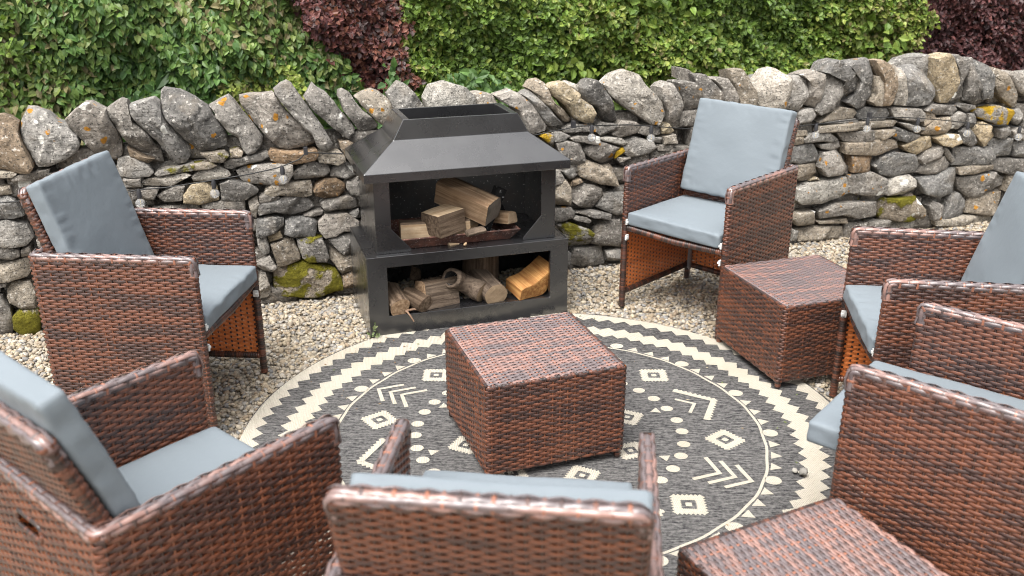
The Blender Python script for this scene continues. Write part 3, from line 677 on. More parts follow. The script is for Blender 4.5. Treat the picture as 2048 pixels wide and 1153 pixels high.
hedge('purple_hedge','dark purple leaved hedge at the far right beyond the wall','hedge',[
 dict(n=17000,s_rng=(3.02,4.9),z_rng=(.2,1.40),off=OFF+.02,depth=.12,length=.036,width=.026,pal=PU2,seed=10,keep=lambda s,z:s>3.10+.05*np.sin(z*19),droop=.15,clump=1.),
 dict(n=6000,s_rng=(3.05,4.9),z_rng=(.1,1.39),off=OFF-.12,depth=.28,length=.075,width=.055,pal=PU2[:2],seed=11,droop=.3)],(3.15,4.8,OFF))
# nettles and weeds between wall and hedge
for i,(s0,sw,zt,lab) in enumerate(((-2.42,.32,.92,'dark green nettles behind the wall at the far left'),(-1.62,.26,.90,'blue green nettles behind the big dark cope stones'),(-.02,.34,.92,'tall green weeds behind the pale rounded cope stone'),(-.42,.09,.95,'thin pale green weed stem in front of the purple shrub'))):
    e=empty('weed_clump',wallpt(s0,0,-.62),TH); tag(e,lab,'weeds','weeds behind the wall'); inv=e.matrix_basis.inverted()
    pal=[(.04,.085,.026),(.055,.11,.032),(.075,.14,.04),(.10,.18,.05)]; mb=MB()
    v,f,c=leaves(n=int(3400*sw),s_rng=(s0-sw,s0+sw),z_rng=(.1,zt+.03),off=-.62,depth=.16,length=.055,width=.034,pal=pal,seed=20+i,keep=lambda s,z:z<zt+.03-.35*np.abs((s-s0)/sw)**2,droop=.35,wave=.05)
    v=v@np.array(inv.to_3x3()).T+np.array(inv.translation); mb.add(v,f,col=c); o=mb.build('foliage',M['leaf'],e,color=True,smooth=False); o['kind']='stuff'
    mb=MB(); rr=random.Random(i)
    for k in range(6):
        x=s0+rr.uniform(-sw,sw)*.7; mb.tube([inv@wallpt(x,-.02,-.68),inv@wallpt(x+.02,.4,-.68),inv@wallpt(x,zt-.08,-.67)],[.006,.005,.003],5)
    mb.build('stalk',plain('weed_stalk',(.06,.11,.03)) if i==0 else bpy.data.materials['weed_stalk'],e)

# ============================================================ RUG
rug=empty('round_rug',(RUGC[0],RUGC[1],0)); tag(rug,'round charcoal outdoor rug with cream zigzag border and tribal motifs','rug')
mb=MB(); n=180; a=np.arange(n)*2*pi/n; R=RUGR
rr=R+.004*np.sin(a*5+1)+.003*np.sin(a*11)
ring=lambda q,z: np.stack([q*np.cos(a),q*np.sin(a),np.full(n,z)],-1)
v=np.vstack([ring(rr,-.012),ring(rr,.003),ring(rr-.003,.005),ring(rr*.5,.005),[[0,0,.005]]])
j=np.arange(n);k=(j+1)%n; fs=np.vstack([np.stack([i*n+j,i*n+k,(i+1)*n+k,(i+1)*n+j],-1) for i in range(3)])
mb.add(v,fs); mb.f.append((np.stack([3*n+j,3*n+k,np.full(n,4*n)],-1),0)); mb.build('rug_field',M['rug'],rug)
pat=MB(); ZP=.0066
def poly2(pts,z=ZP,c=None):   # fan from the centre
    p=np.asarray(pts,float); m=len(p); c=p.mean(0) if c is None else np.asarray(c,float); v=np.column_stack([np.vstack([p,c]),np.full(m+1,z)]); i=np.arange(m)
    pat.add(v,np.stack([i,(i+1)%m,np.full(m,m)],-1))
def band(r0,r1,m,z=ZP):
    t=np.arange(m)*2*pi/m; v=np.vstack([np.stack([r0*np.cos(t),r0*np.sin(t),np.full(m,z)],-1),np.stack([r1*np.cos(t),r1*np.sin(t),np.full(m,z)],-1)])
    i=np.arange(m);pat.add(v,np.stack([i,(i+1)%m,m+(i+1)%m,m+i],-1))
def zig(r_lo,r_hi,teeth,m,ph=0):
    t=np.arange(m)/m*teeth+ph; w=np.abs((t%1)*2-1); step=(w*6).round()/6; w=w*.5+step*.5; return r_lo+(r_hi-r_lo)*w
m=88*24
wob=.004*np.sin(np.arange(m)/m*2*pi*23)
band(zig(.834,.862,88,m)+wob,zig(.908,.939,88,m,.5)+wob,m)
band(zig(.991,1.024,86,m-(m%86)) if False else zig(.991,1.024,88,m,.2)+wob*.5,np.full(m,RUGR-.006),m)
t=np.arange(360)*2*pi/360; wl2=.002*np.sin(t*9)+.0015*np.sin(t*31)
band(.734+wl2,.7435+wl2,360)
def pol(r,d): d=radians(d); return np.array([r*cos(d),r*sin(d)])
rg=random.Random(5)
def blob(c,rx,ry,ang,n=18):
    a=np.arange(n)*2*pi/n; x=rx*np.cos(a)*(1+.03*np.array([rg.uniform(-1,1) for _ in a])); y=ry*np.sin(a); ca,sa=cos(ang),sin(ang)
    return np.stack([c[0]+x*ca-y*sa,c[1]+x*sa+y*ca],-1)
for i in range(35): poly2(blob(pol(.463,40.4-10.286*i+rg.uniform(-.5,.5)),.0225,.0205,0))
for i in range(16):
    A=66-22.5*i+rg.uniform(-.6,.6); poly2(blob(pol(.766,A),.027,.0245,0))
    for q in(5.4,10.9,16.4):
        B=A-q-.3; r0,r1=.750,.786; wdt=1.75; poly2([pol(r0,B-wdt),pol(r0,B+wdt),pol(r1,B)])
def serr(p0,p1,n,out,d):
    p0,p1=np.array(p0),np.array(p1); r=[]
    for i in range(n): r+= [p0+(p1-p0)*(i/n), p0+(p1-p0)*((i+.5)/n)+np.array(out)*d]
    return r
def frame(c,ang,pts): ca,sa=cos(ang),sin(ang); return [(c[0]+x*ca-y*sa,c[1]+x*sa+y*ca) for x,y in pts]
def diamond(r,A,s=.066):
    c=pol(r,A); ang=radians(A); q=s; o=[]
    cs=[(q,0),(0,q),(-q,0),(0,-q)]
    for i in range(4):
        p0,p1=cs[i],cs[(i+1)%4]; mx=((p0[0]+p1[0])/2,(p0[1]+p1[1])/2); L=sqrt(mx[0]**2+mx[1]**2); o+=serr(p0,p1,7,(mx[0]/L,mx[1]/L),.0085)
    # ring with a hole so that the dark middle shows, and a centre
    inn=[]
    for i in range(4):
        p0,p1=(cs[i][0]*.45,cs[i][1]*.45),(cs[(i+1)%4][0]*.45,cs[(i+1)%4][1]*.45); mx=((p0[0]+p1[0])/2,(p0[1]+p1[1])/2); L=sqrt(mx[0]**2+mx[1]**2); inn+=serr(p0,p1,7,(mx[0]/L,mx[1]/L),.004)
    O=frame(c,ang,o); I=frame(c,ang,inn); k=len(O); v=np.column_stack([np.vstack([O,I]),np.full(2*k,ZP)]); i=np.arange(k)
    pat.add(v,np.stack([i,(i+1)%k,k+(i+1)%k,k+i],-1)); poly2(frame(c,ang,[(.2*q,0),(.11*q,.11*q),(0,.2*q),(-.11*q,.11*q),(-.2*q,0),(-.11*q,-.11*q),(0,-.2*q),(.11*q,-.11*q)]))
for A in(45.1,-5.8,-47.4,-92,-139,172.8,134.7,90): diamond(.604,A)
for i in range(8): diamond(.300,18.7-45*i,.060)
for i in range(8):
    c=pol(.413,19.9-45*i); poly2(frame(c,radians(19.9-45*i),[(-.018,0),(.016,.02),(.016,-.02)]))
def chev(tip,A,la,w,spread,teeth=False):
    ang=radians(A)
    for sg in(1,-1):
        d=np.array([-cos(spread),sg*sin(spread)]); nrm=np.array([-sin(spread)*-1,sg*cos(spread)]) ; nrm=np.array([sin(spread),sg*cos(spread)])
        p0=np.array([0,0]); pts=[p0,p0+d*la,p0+d*la-nrm*w,p0-np.array([w/sin(spread)*.9,0])]
        zc=ZP+(.0006 if sg<0 else 0)
        if teeth:
            O=np.array(serr(p0+d*la,p0,9,nrm,.009)+[p0]); e0,e1=p0+d*la-nrm*w,p0-np.array([w/sin(spread)*.9,0]); I=np.array([e0+(e1-e0)*q/(len(O)-1) for q in range(len(O))])
            Vv=np.array(frame(tip,ang,np.vstack([O,I]))); k=len(O); i=np.arange(k-1); pat.add(np.column_stack([Vv,np.full(2*k,zc)]),np.stack([i,i+1,k+i+1,k+i],-1))
        else: poly2(frame(tip,ang,pts),zc)
for A in(-26.7,68,153.9,-112):
    for rt in(.612,.662,.715): chev(pol(rt,A),A,.105,.015,radians(48))
for A in(19.8,-68,112,-162):
    chev(pol(.668,A),A,.165,.020,radians(50),True); chev(pol(.585,A),A,.080,.013,radians(48))
o=pat.build('rug_motif',M['rugcream'],rug,smooth=False); o['kind']='stuff'

# ============================================================ WICKER
PIT=.025; ROW=.0094
def rounded(pts,r,closed,step):
    pts=[np.array(p,float) for p in pts]; n=len(pts); out=[]
    for i,p in enumerate(pts):
        if not closed and i in(0,n-1): out.append(p); continue
        a=pts[i-1]-p; b=pts[(i+1)%n]-p; la,lb=np.linalg.norm(a),np.linalg.norm(b); a=a/la; b=b/lb
        q=min(r,la*.49,lb*.49)
        for t in np.linspace(0,1,7): out.append((1-t)**2*(p+a*q)+2*t*(1-t)*p+t*t*(p+b*q))
    out=np.array(out); q=np.vstack([out,out[:1]]) if closed else out
    d=np.concatenate([[0],np.cumsum(np.linalg.norm(np.diff(q,axis=0),axis=1))]); L=d[-1]
    m=max(4,int(round(L/step))); t=np.linspace(0,L,m,endpoint=False) if closed else np.linspace(0,L,m+1)
    P=np.stack([np.interp(t,d,q[:,i]) for i in range(q.shape[1])],-1); return P,t,L
CS=np.array([-1,-.45,.45,1])
def strand(mb,Pos,Nr,Up,u,row,p,amp,closed,w=.00475,b=.0020,mats=(0,1),sel=None,ph=0.):
    off=amp*np.cos(pi*u/p+pi*row+ph); C=Pos+Nr*off[:,None]; n=len(C)
    V=[C+Up*(c*w)+Nr*(b*(1-c*c)) for c in CS]+[C-Up*w-Nr*.0006,C+Up*w-Nr*.0006]
    V=np.stack(V,1).reshape(-1,3); i=np.arange(n if closed else n-1); j=(i+1)%n
    if sel is not None: keep=sel[i]; i,j=i[keep],j[keep]
    uv=np.repeat(np.column_stack([u,np.full(n,float(row))]),6,axis=0)
    f=np.vstack([np.stack([i*6+k,j*6+k,j*6+k+1,i*6+k+1],-1) for k in range(3)])
    n0=mb.n; mb.add(V,f,uv=uv,mat=mats[0]); mb.f.append((np.stack([i*6+5,j*6+5,j*6+4,i*6+4],-1)+n0,mats[1]))
def plan_frame(P,closed):
    if closed: T=np.roll(P,-1,0)-np.roll(P,1,0)
    else: T=np.gradient(P,axis=0)
    T=T/(np.linalg.norm(T,axis=1)[:,None]+1e-12); N=np.stack([T[:,1],-T[:,0],np.zeros(len(P))],-1); return T,N
UPZ=np.array([0,0,1.])
def weave_loop(mbs,part,pts,r,z0,z1,closed=True,open_rng=None,z_open=None,hole=None,inner=1,row0=0):
    """horizontal strands round a plan path; part(u)->index of the builder; below z_open only u in open_rng"""
    P2,t,L=rounded(pts,r,closed,PIT/3); nh=2*max(2,int(round(L/PIT/2))); p=L/nh; P=np.column_stack([P2,np.zeros(len(P2))]); T,N=plan_frame(P,closed)
    pid=np.array([part(x) for x in t]); nr=int(round((z1-z0)/ROW)); hp=(z1-z0)/nr
    for k in range(nr):
        z=z0+(k+.5)*hp; base=np.ones(len(t),bool)
        if z_open is not None and z<z_open: base=(t>=open_rng[0])&(t<=open_rng[1])
        if hole is not None and hole[2]<z<hole[3]: base&=~((t>hole[0])&(t<hole[1]))
        for q,mb in enumerate(mbs): 
            s=base&(pid==q)
            if s.any(): strand(mb,P+UPZ*z,N,np.tile(UPZ,(len(P),1)),t,row0+k,p,.0023,closed,w=hp*.515,mats=(0,inner),sel=s)
    nst=nh
    for k in range(nst):
        u=k*p; i=int(round(u/L*len(t)))%len(t); zz=[z0,z1]
        if z_open is not None and not(open_rng[0]<=u<=open_rng[1]): zz=[z_open,z1]
        segs=[zz]
        if hole is not None and hole[0]-.004<u<hole[1]+.004 and zz[0]<hole[2]: segs=[[zz[0],hole[2]],[hole[3],zz[1]]]
        for a,b in segs:
            h=.0036; Tn=T[i]*h
            V=[]; zs=np.linspace(a,b,max(2,int((b-a)/.03)))
            for z in zs:
                c=P[i]+UPZ*z; V+=[c-Tn,c+N[i]*.0022,c+Tn,c-N[i]*.0022]
            m=len(zs); f=[(4*q+e,4*q+(e+1)%4,4*q+4+(e+1)%4,4*q+4+e) for q in range(m-1) for e in range(4)]
            mbs[pid[i]].add(V,f,uv=np.column_stack([np.repeat(zs,4),np.full(4*m,300.+k*7)]),mat=2)
    return P,t,L,p
def weave_rim(mb,path3,R,rows,arc=(0,pi),closed=False,row0=500):
    """strands running along a rounded edge; path3 is its centre line"""
    P,t,L=rounded(path3,.007,closed,PIT/4); T=np.gradient(P,axis=0); T/=np.linalg.norm(T,axis=1)[:,None]
    H=T.copy(); H[:,2]=0; nh=np.linalg.norm(H,axis=1)
    for i in range(len(H)):
        if nh[i]<.3: H[i]=0
    good=np.where(nh>=.3)[0]
    for i in range(len(H)):
        if nh[i]<.3: H[i]=H[good[np.argmin(abs(good-i))]]
    H/=np.linalg.norm(H,axis=1)[:,None]; Lat=np.stack([H[:,1],-H[:,0],np.zeros(len(H))],-1); Nup=np.cross(Lat,T)
    nhp=max(2,int(round(L/PIT))); p=L/nhp; wd=R*(arc[1]-arc[0])/rows
    for k in range(rows):
        f=arc[0]+(k+.5)/rows*(arc[1]-arc[0]); D=cos(f)*Lat+sin(f)*Nup; W=-sin(f)*Lat+cos(f)*Nup; q=(abs(cos(f))**5+abs(sin(f))**5)**-.2
        strand(mb,P+D*R*q,D,W,t,row0+k,p,.0018,closed,w=wd*.49,b=.0026,mats=(0,0))
    for k in range(nhp+1):
        i=min(len(t)-1,int(round(k*p/L*(len(t)-1)))); V=[];ns=11
        for q in range(ns):
            f=arc[0]-.2+(arc[1]-arc[0]+.4)*q/(ns-1); D=cos(f)*Lat[i]+sin(f)*Nup[i]; sq=R*(abs(cos(f))**5+abs(sin(f))**5)**-.2; V+=[P[i]+D*(sq+.0004)-T[i]*.0036,P[i]+D*(sq+.0022),P[i]+D*(sq+.0004)+T[i]*.0036]
        fq=[(3*q+e,3*q+e+1,3*q+4+e,3*q+3+e) for q in range(ns-1) for e in range(2)]
        mb.add(V,fq,uv=np.column_stack([np.arange(3*ns)*.003,np.full(3*ns,700.+k*5)]),mat=2)
    # solid core so that no light passes through the edge
    for e in(0,1):
        pass
    nn=16; af=np.arange(nn)*2*pi/nn; rf=R*.95*(np.abs(np.cos(af))**5+np.abs(np.sin(af))**5)**-.2
    V=(P[:,None]+rf[None,:,None]*(np.cos(af)[None,:,None]*Lat[:,None]+np.sin(af)[None,:,None]*Nup[:,None])).reshape(-1,3); i=np.arange(len(P)-1)[:,None]*nn; j=np.arange(nn)[None]; k2=(j+1)%nn
    mb.add(V,np.stack([i+j,i+k2,i+nn+k2,i+nn+j],-1).reshape(-1,4),uv=np.column_stack([np.repeat(t,nn),np.full(len(t)*nn,row0+9.)]))
    for e,i0 in((0,0),(1,(len(P)-1)*nn)): mb.add(np.vstack([V[i0:i0+nn],P[0 if e==0 else -1]]),np.stack([np.arange(nn),(np.arange(nn)+1)%nn,np.full(nn,nn)],-1))
def wrapped(mb,pts,r,pitch=.0095,n=8):
    P,t,L=rounded(pts,.02,False,pitch/3); rad=r*np.where(np.arange(len(P))%3==0,.84,1.0); mb.tube(P,rad,n,uv=np.column_stack([np.zeros(len(P)),np.floor(np.arange(len(P))/3)*1.0+40]))

CW,CD,CH=.55,.5573,.664; TK=.030; SEAT=.395
def make_chair():
    e=empty('wicker_armchair'); x0,x1,yf,yb=-CW/2,CW/2,CD/2,-CD/2
    ins=.004; X0,X1,YF,YB=x0+ins,x1-ins,yf-ins,yb+ins
    pts=[(X0+TK-2*ins,YB+TK),(X0+TK-2*ins,YF),(X0,YF),(X0,YB),(X1,YB),(X1,YF),(X1-TK+2*ins,YF),(X1-TK+2*ins,YB+TK)]
    # lengths along the closed path for the split into arms and rear panel
    seg=np.cumsum([0]+[np.linalg.norm(np.subtract(pts[(i+1)%8],pts[i])) for i in range(8)]); tot=seg[-1]
    P_,t_,L_=rounded(pts,.011,True,PIT/3)
    def u_at(q): return t_[np.argmin(np.linalg.norm(P_-np.array(q),axis=1))]
    ua=u_at((X0,YB+.02)); ub=u_at((X1,YB+.02)); uc=u_at((X1-TK+2*ins,YB+TK+.004)); o0=u_at((X0+.004,YF)); o1=u_at((X1-.004,YF)); mid=(ua+ub)/2
    def part(u):
        if ua<u<ub: return 1
        if u>=uc: return 1
        return 0 if u<=ua else 2
    la,re,ra=MB(),MB(),MB()
    weave_loop([la,re,ra],part,pts,.011,.075,CH-.008,True,(o0,o1),SEAT,(mid-.052,mid+.052,.545,.580))
    mats=[M['wick'],M['wickin'],M['stake']]
    zr=CH-.016; xc0,xc1,yc=x0+.0155,x1-.0155,yb+.0155
    rim_l,rim_b,rim_r=MB(),MB(),MB()
    weave_rim(rim_l,[(xc0,yf-.016,zr-.05),(xc0,yf-.016,zr),(xc0,yc,zr),(xc0+.014,yc,zr)],.0138,5,(-.3,pi+.3))
    weave_rim(rim_b,[(xc0+.012,yc,zr),(xc1-.012,yc,zr)],.0138,5,(-.3,pi+.3),row0=520)
    weave_rim(rim_r,[(xc1-.014,yc,zr),(xc1,yc,zr),(xc1,yf-.016,zr),(xc1,yf-.016,zr-.05)],.0138,5,(-.3,pi+.3),row0=540)
    for nm,w,rm,sg in(('arm',la,rim_l,-1),('arm',ra,rim_r,1)):
        fr=MB(); xx=sg*(CW/2-.0155); wrapped(fr,[(xx,yf-.016,0),(xx,yf-.016,SEAT+.03)],.0150); wrapped(fr,[(xx,yb+.016,0),(xx,yb+.016,.09)],.0150)
        wrapped(fr,[(xx,yf-.016,.073),(xx,yb+.016,.073)],.0135)
        a=fr.build(nm,[M['wrap']],e)
        o=w.build('wicker_weave',mats,a); o['kind']='stuff'; o=rm.build('rim',[M['wicksheen'],M['wicksheen'],M['stakesheen']],a); o['kind']='stuff'
    fr=MB(); wrapped(fr,[(x0+.016,yb+.016,.073),(x1-.016,yb+.016,.073)],.0135)
    hz=(.545+.580)/2
    a=fr.build('rear_panel',[M['wrap']],e); o=re.build('wicker_weave',mats,a); o['kind']='stuff'; o=rim_b.build('rim',[M['wicksheen'],M['wicksheen'],M['stakesheen']],a); o['kind']='stuff'
    hd=MB(); hp=[(dx,yb+.006+dy*0,z) for dx,dy,z in((-.05,0,.544),(.05,0,.544),(.05,0,.581),(-.05,0,.581),(-.05,0,.544))]
    for y_ in(yb+.003,yb+.024): wrapped(hd,[(q[0],y_,q[2]) for q in hp],.0055)
    hd.build('handle_slot',[M['wrap']],a)
    # seat
    st=MB(); wrapped(st,[(x0+.03,yf-.02,SEAT-.012),(0,yf-.016,SEAT-.020),(x1-.03,yf-.02,SEAT-.012)],.0155); wrapped(st,[(x0+.035,yf-.02,SEAT-.01),(x0+.035,yb+.05,SEAT-.01)],.011); wrapped(st,[(x1-.035,yf-.02,SEAT-.01),(x1-.035,yb+.05,SEAT-.01)],.011)
    a=st.build('seat',[M['wrap']],e); sw=MB()
    ny=int((CD-.07)/.0125); xs=np.arange(x0+.03,x1-.03,.0125)
    for k in range(ny):
        y=yb+.045+k*.0125; Pp=np.column_stack([xs,np.full(len(xs),y),np.full(len(xs),SEAT-.012)]); strand(sw,Pp,np.tile(UPZ,(len(xs),1)),np.tile((0,1.,0),(len(xs),1)),xs,k,PIT,.002,False,w=.0058,mats=(0,1))
    o=sw.build('wicker_weave',mats,a); o['kind']='stuff'
    # hinged backrest
    HB,WB,TB=.482,.488,.030; bk=MB(); stad=[(-WB/2,-TB/2),(WB/2,-TB/2),(WB/2,TB/2),(-WB/2,TB/2)]
    weave_loop([bk],lambda u:0,stad,.011,.0,HB-.014,True,row0=150)
    rb=MB(); weave_rim(rb,[(-WB/2+.015,0,HB-.05),(-WB/2+.015,0,HB-.015),(WB/2-.015,0,HB-.015),(WB/2-.015,0,HB-.05)],.0136,5,(-.3,pi+.3),row0=560)
    br=MB(); wrapped(br,[(-WB/2,0,0),(WB/2,0,0)],.013)
    for sg in(-1,1): wrapped(br,[(sg*(WB/2-.010),0,0),(sg*(WB/2-.010),0,HB-.03)],.0145)
    b=br.build('backrest',[M['wrap']],e); b.location=(0,yb+HY,SEAT+.008); b.rotation_euler=(radians(BACK_TILT),0,0)
    o=bk.build('wicker_weave',mats,b); o['kind']='stuff'; o=rb.build('rim',[M['wicksheen'],M['wicksheen'],M['stakesheen']],b); o['kind']='stuff'
    # fittings
    for sg in(-1,1):
        for z in(SEAT+.018,SEAT-.055):
            c=MB(); c.box((sg*(CW/2-.031)-.004,yf-.020,z-.012),(sg*(CW/2-.031)+.004,yf-.002,z+.012)); c.box((sg*(CW/2-.031)-.009*(sg>0)-.0,yf-.012,z-.004),(sg*(CW/2-.031)+.009*(sg<0),yf-.0,z+.004)); c.build('clip',[M['clip']],e,smooth=False)
        p=MB(); p.box((sg*(CW/2-.035)-.009,yb+.030,.06),(sg*(CW/2-.035)+.009,yb+.036,SEAT-.02)); p.box((sg*(CW/2-.035)-.009*sg-.003,yb+.030,.06),(sg*(CW/2-.035)-.009*sg+.003,yb+.048,SEAT-.02)); p.build('corner_bracket',[M['galv']],e,smooth=False)
    return e
BACK_TILT=15.5; HY=.129
SW,SH=.4701,.3407
def make_stool():
    e=empty('wicker_footstool'); h=SW/2; r=MB(); mats=[M['wick'],M['wickin'],M['stake']]
    weave_loop([r],lambda u:0,[(-h,-h),(h,-h),(h,h),(-h,h)],.012,.028,SH-.008,True)
    fr=MB()
    for sx in(-1,1):
        for sy in(-1,1):
            l=MB(); wrapped(l,[(sx*(h-.014),sy*(h-.014),0),(sx*(h-.014),sy*(h-.014),.07)],.0125); l.build('leg',[M['wrap']],e)
    a=4
    wrapped(fr,[(-h+.01,-h+.01,.034),(h-.01,-h+.01,.034),(h-.01,h-.01,.034),(-h+.01,h-.01,.034),(-h+.01,-h+.011,.034)],.008)
    b=fr.build('side_panel',[M['wrap']],e); o=r.build('wicker_weave',mats,b); o['kind']='stuff'
    tp=MB(); xs=np.linspace(-h+.004,h-.004,int(SW/PIT*3)); n=int(SW/ROW); p=SW/(2*round(SW/PIT/2))
    # strands bend over the two ends
    for k in range(n):
        y=-h+.008+k*(SW-.016)/(n-1); Pp=np.column_stack([xs,np.full(len(xs),y),np.full(len(xs),SH-.004)]); ed=np.clip((np.abs(xs)-(h-.016))/.012,0,1); Pp[:,2]-=.010*ed**2
        strand(tp,Pp,np.tile(UPZ,(len(xs),1)),np.tile((0,1.,0),(len(xs),1)),xs+h,k,p,.0022,False,w=.0050,mats=(0,0))
    for k in range(int(round(SW/p))+1):
        x=-h+k*p
        if abs(x)>h-.004: continue
        V=[];ys=np.linspace(-h+.006,h-.006,8)
        for y in ys: V+=[(x-.0036,y,SH-.004),(x,y,SH-.0018),(x+.0036,y,SH-.004)]
        tp.add(V,[(3*q+e2,3*q+e2+1,3*q+4+e2,3*q+3+e2) for q in range(7) for e2 in range(2)],uv=np.column_stack([np.repeat(ys,3),np.full(24,300.+k*7)]),mat=2)
    ln=MB(); wrapped(ln,[(-h+.006,-h+.006,SH-.010),(h-.006,-h+.006,SH-.010),(h-.006,h-.006,SH-.010),(-h+.006,h-.006,SH-.010),(-h+.006,-h+.007,SH-.010)],.0075,.012)
    ln.box((-h+.012,-h+.012,SH-.014),(h-.012,h-.012,SH-.011))
    t=ln.build('stool_top',[M['wrap']],e); o=tp.build('wicker_weave',[M['wicksheen'],M['wicksheen'],M['stakesheen']],t); o['kind']='stuff'
    return e

# ---- cushions
def cushion_mesh(w,d,t,seed,wr=1.0):
    nx,ny,nz=40,40,8; r=.009; V={};P=[];F=[]
    def vid(i,j,k):
        if (i,j,k) in V: return V[(i,j,k)]
        x,y,z=(i/nx*2-1)*w/2,(j/ny*2-1)*d/2,(k/nz*2-1)*t/2
        q=np.array([x,y,z]); h=np.array([w/2,d/2,t/2]); rc=min(r,t*.42); inner=np.clip(q,-(h-rc),h-rc); dl=q-inner; L=np.linalg.norm(dl)
        if L>1e-9: q=inner+dl/L*rc
        V[(i,j,k)]=len(P); P.append(q); return V[(i,j,k)]
    for i in range(nx):
        for j in range(ny):
            F.append((vid(i,j,nz),vid(i+1,j,nz),vid(i+1,j+1,nz),vid(i,j+1,nz))); F.append((vid(i,j,0),vid(i,j+1,0),vid(i+1,j+1,0),vid(i+1,j,0)))
    for k in range(nz):
        for i in range(nx):
            F.append((vid(i,0,k),vid(i+1,0,k),vid(i+1,0,k+1),vid(i,0,k+1))); F.append((vid(i,ny,k),vid(i,ny,k+1),vid(i+1,ny,k+1),vid(i+1,ny,k)))
        for j in range(ny):
            F.append((vid(0,j,k),vid(0,j,k+1),vid(0,j+1,k+1),vid(0,j+1,k))); F.append((vid(nx,j,k),vid(nx,j+1,k),vid(nx,j+1,k+1),vid(nx,j,k+1)))
    P=np.array(P); o=Vector((seed*3.7,seed*1.3,0))
    for q in P:
        a,b=q[0]/(w/2),q[1]/(d/2); puff=(1-a*a)*(1-b*b)
        q[2]+=np.sign(q[2])*.010*puff
        ed=max(abs(a),abs(b)); e=math.exp(-((ed-.87)/.09)**2)
        along=q[1] if abs(a)>abs(b) else q[0]
        q[2]+=wr*e*.0055*noise.noise(Vector((along*58,(a if abs(a)>abs(b) else b)*2.2,seed))+o)*np.sign(q[2]) + wr*.004*noise.noise(Vector((a*1.6,b*1.6,q[2]*9))+o)
        if abs(q[2])<t*.42:
            q[0]+=np.sign(a)*.004*(abs(a)>.97)*wr*noise.noise(Vector((q[1]*22,q[2]*30,seed))); q[1]+=np.sign(b)*.004*(abs(b)>.97)*wr*noise.noise(Vector((q[0]*22,q[2]*30,seed+5)))
    mb=MB(); mb.add(P,np.array(F)); return mb
def make_cushion(name,w,d,t,seed,mat='fabric'):
    mb=cushion_mesh(w,d,t,seed); o=mb.build(name,[M[mat]]); 
    for sg in(1,-1):
        q=MB(); z=sg*(t/2-.012); k=.0035; loop=[(-w/2+k,-d/2+k,z),(w/2-k,-d/2+k,z),(w/2-k,d/2-k,z),(-w/2+k,d/2-k,z)]
        P,tt,L=rounded(loop,.022,True,.02); P=np.vstack([P,P[:1]]); q.tube(P,.0022,5,caps=False); q.build('piping',[M[mat]],o)
    return o

# ============================================================ FURNITURE IN PLACE
chair0=make_chair(); stool0=make_stool()
CH_SPOTS=[ # x, y, yaw (deg), chair label, back cushion label, seat cushion label
 ('A',-1.2606,3.0704,-94.39,'brown wicker armchair left of the fire pit, facing right','grey back cushion on the wicker armchair left of the fire pit','grey seat cushion on the wicker armchair left of the fire pit'),
 ('B',.8779,4.0028,135.68,'brown wicker armchair against the stone wall right of the fire pit','grey back cushion on the armchair against the stone wall','grey seat cushion on the armchair against the stone wall'),
 ('C',1.4257,2.8138,81.44,'brown wicker armchair beside the right hand footstool, facing left','grey back cushion with raindrop marks, cut by the right edge of the picture','grey seat cushion on the armchair beside the right hand footstool'),
 ('D',1.1911,2.0452,50.13,'brown wicker armchair at front right with its arm overlapping the nearest footstool',None,'grey seat cushion jutting out of the front right armchair over the rug'),
 ('F',-.006,1.4592,-6.33,'brown wicker armchair at bottom centre seen from behind','grey back cushion on the armchair at bottom centre seen from behind','grey seat cushion on the armchair at bottom centre seen from behind'),
 ('G',-.7574,1.7243,-39.42,'brown wicker armchair at bottom left with a handle slot in its rear panel','grey back cushion on the bottom left armchair','grey seat cushion on the bottom left armchair'),
]
GRP='wicker armchairs around the rug'
cush_seed=1
def place_local(o,chair_xyz,rz,loc,rot=(0,0,0)):
    m=Matrix.Translation(Vector(chair_xyz))@Matrix.Rotation(rz,4,'Z')@Matrix.Translation(Vector(loc))@Euler(rot).to_matrix().to_4x4()
    o.matrix_world=m
SEATDY={'A':.0,'B':-.005,'C':.0,'D':.085,'F':.085,'G':-.005}
BACKDX={'F':.012,'A':.006,'B':-.006}
for i,(k,x,y,yaw,l1,l2,l3) in enumerate(CH_SPOTS):
    c=chair0 if i==0 else copy_tree(chair0)
    c.location=(x,y,0); c.rotation_euler=(0,0,radians(yaw)); tag(c,l1,'chair',GRP)
    TILT=BACK_TILT+{'F':3.0,'G':4.0}.get(k,0)
    for q in children(c):
        if q.name.startswith('backrest'): q.rotation_euler=(radians(TILT),0,0)
    s=make_cushion('seat_cushion',.478,.50,.060,cush_seed); tag(s,l3,'cushion','seat cushions'); cush_seed+=1
    place_local(s,(x,y,0),radians(yaw),(0,.032+SEATDY[k],SEAT+.033+{'D':.006,'F':.012}.get(k,0)),(radians(random.uniform(-.4,.6)+(2.2 if k=='F' else 0)),0,radians(random.uniform(-1,1))))
    if l2 is not None:
        b=make_cushion('back_cushion',.472,.425,.052,cush_seed,'fabric_marks' if k=='C' else 'fabric'); tag(b,l2,'cushion','back cushions'); cush_seed+=1
        ta=radians(TILT); z0=SEAT+.06; hy=-CD/2+HY
        # centre along the backrest, resting on the seat cushion
        along=.2125+.062+{'B':.018,'F':-.046,'A':.0,'G':.048}.get(k,0); off=.017+.029
        loc=(BACKDX.get(k,0),hy-along*sin(ta)+off*cos(ta),SEAT+.008+along*cos(ta)+off*sin(ta))
        place_local(b,(x,y,0),radians(yaw),loc,(radians(90)+ta,0,0))
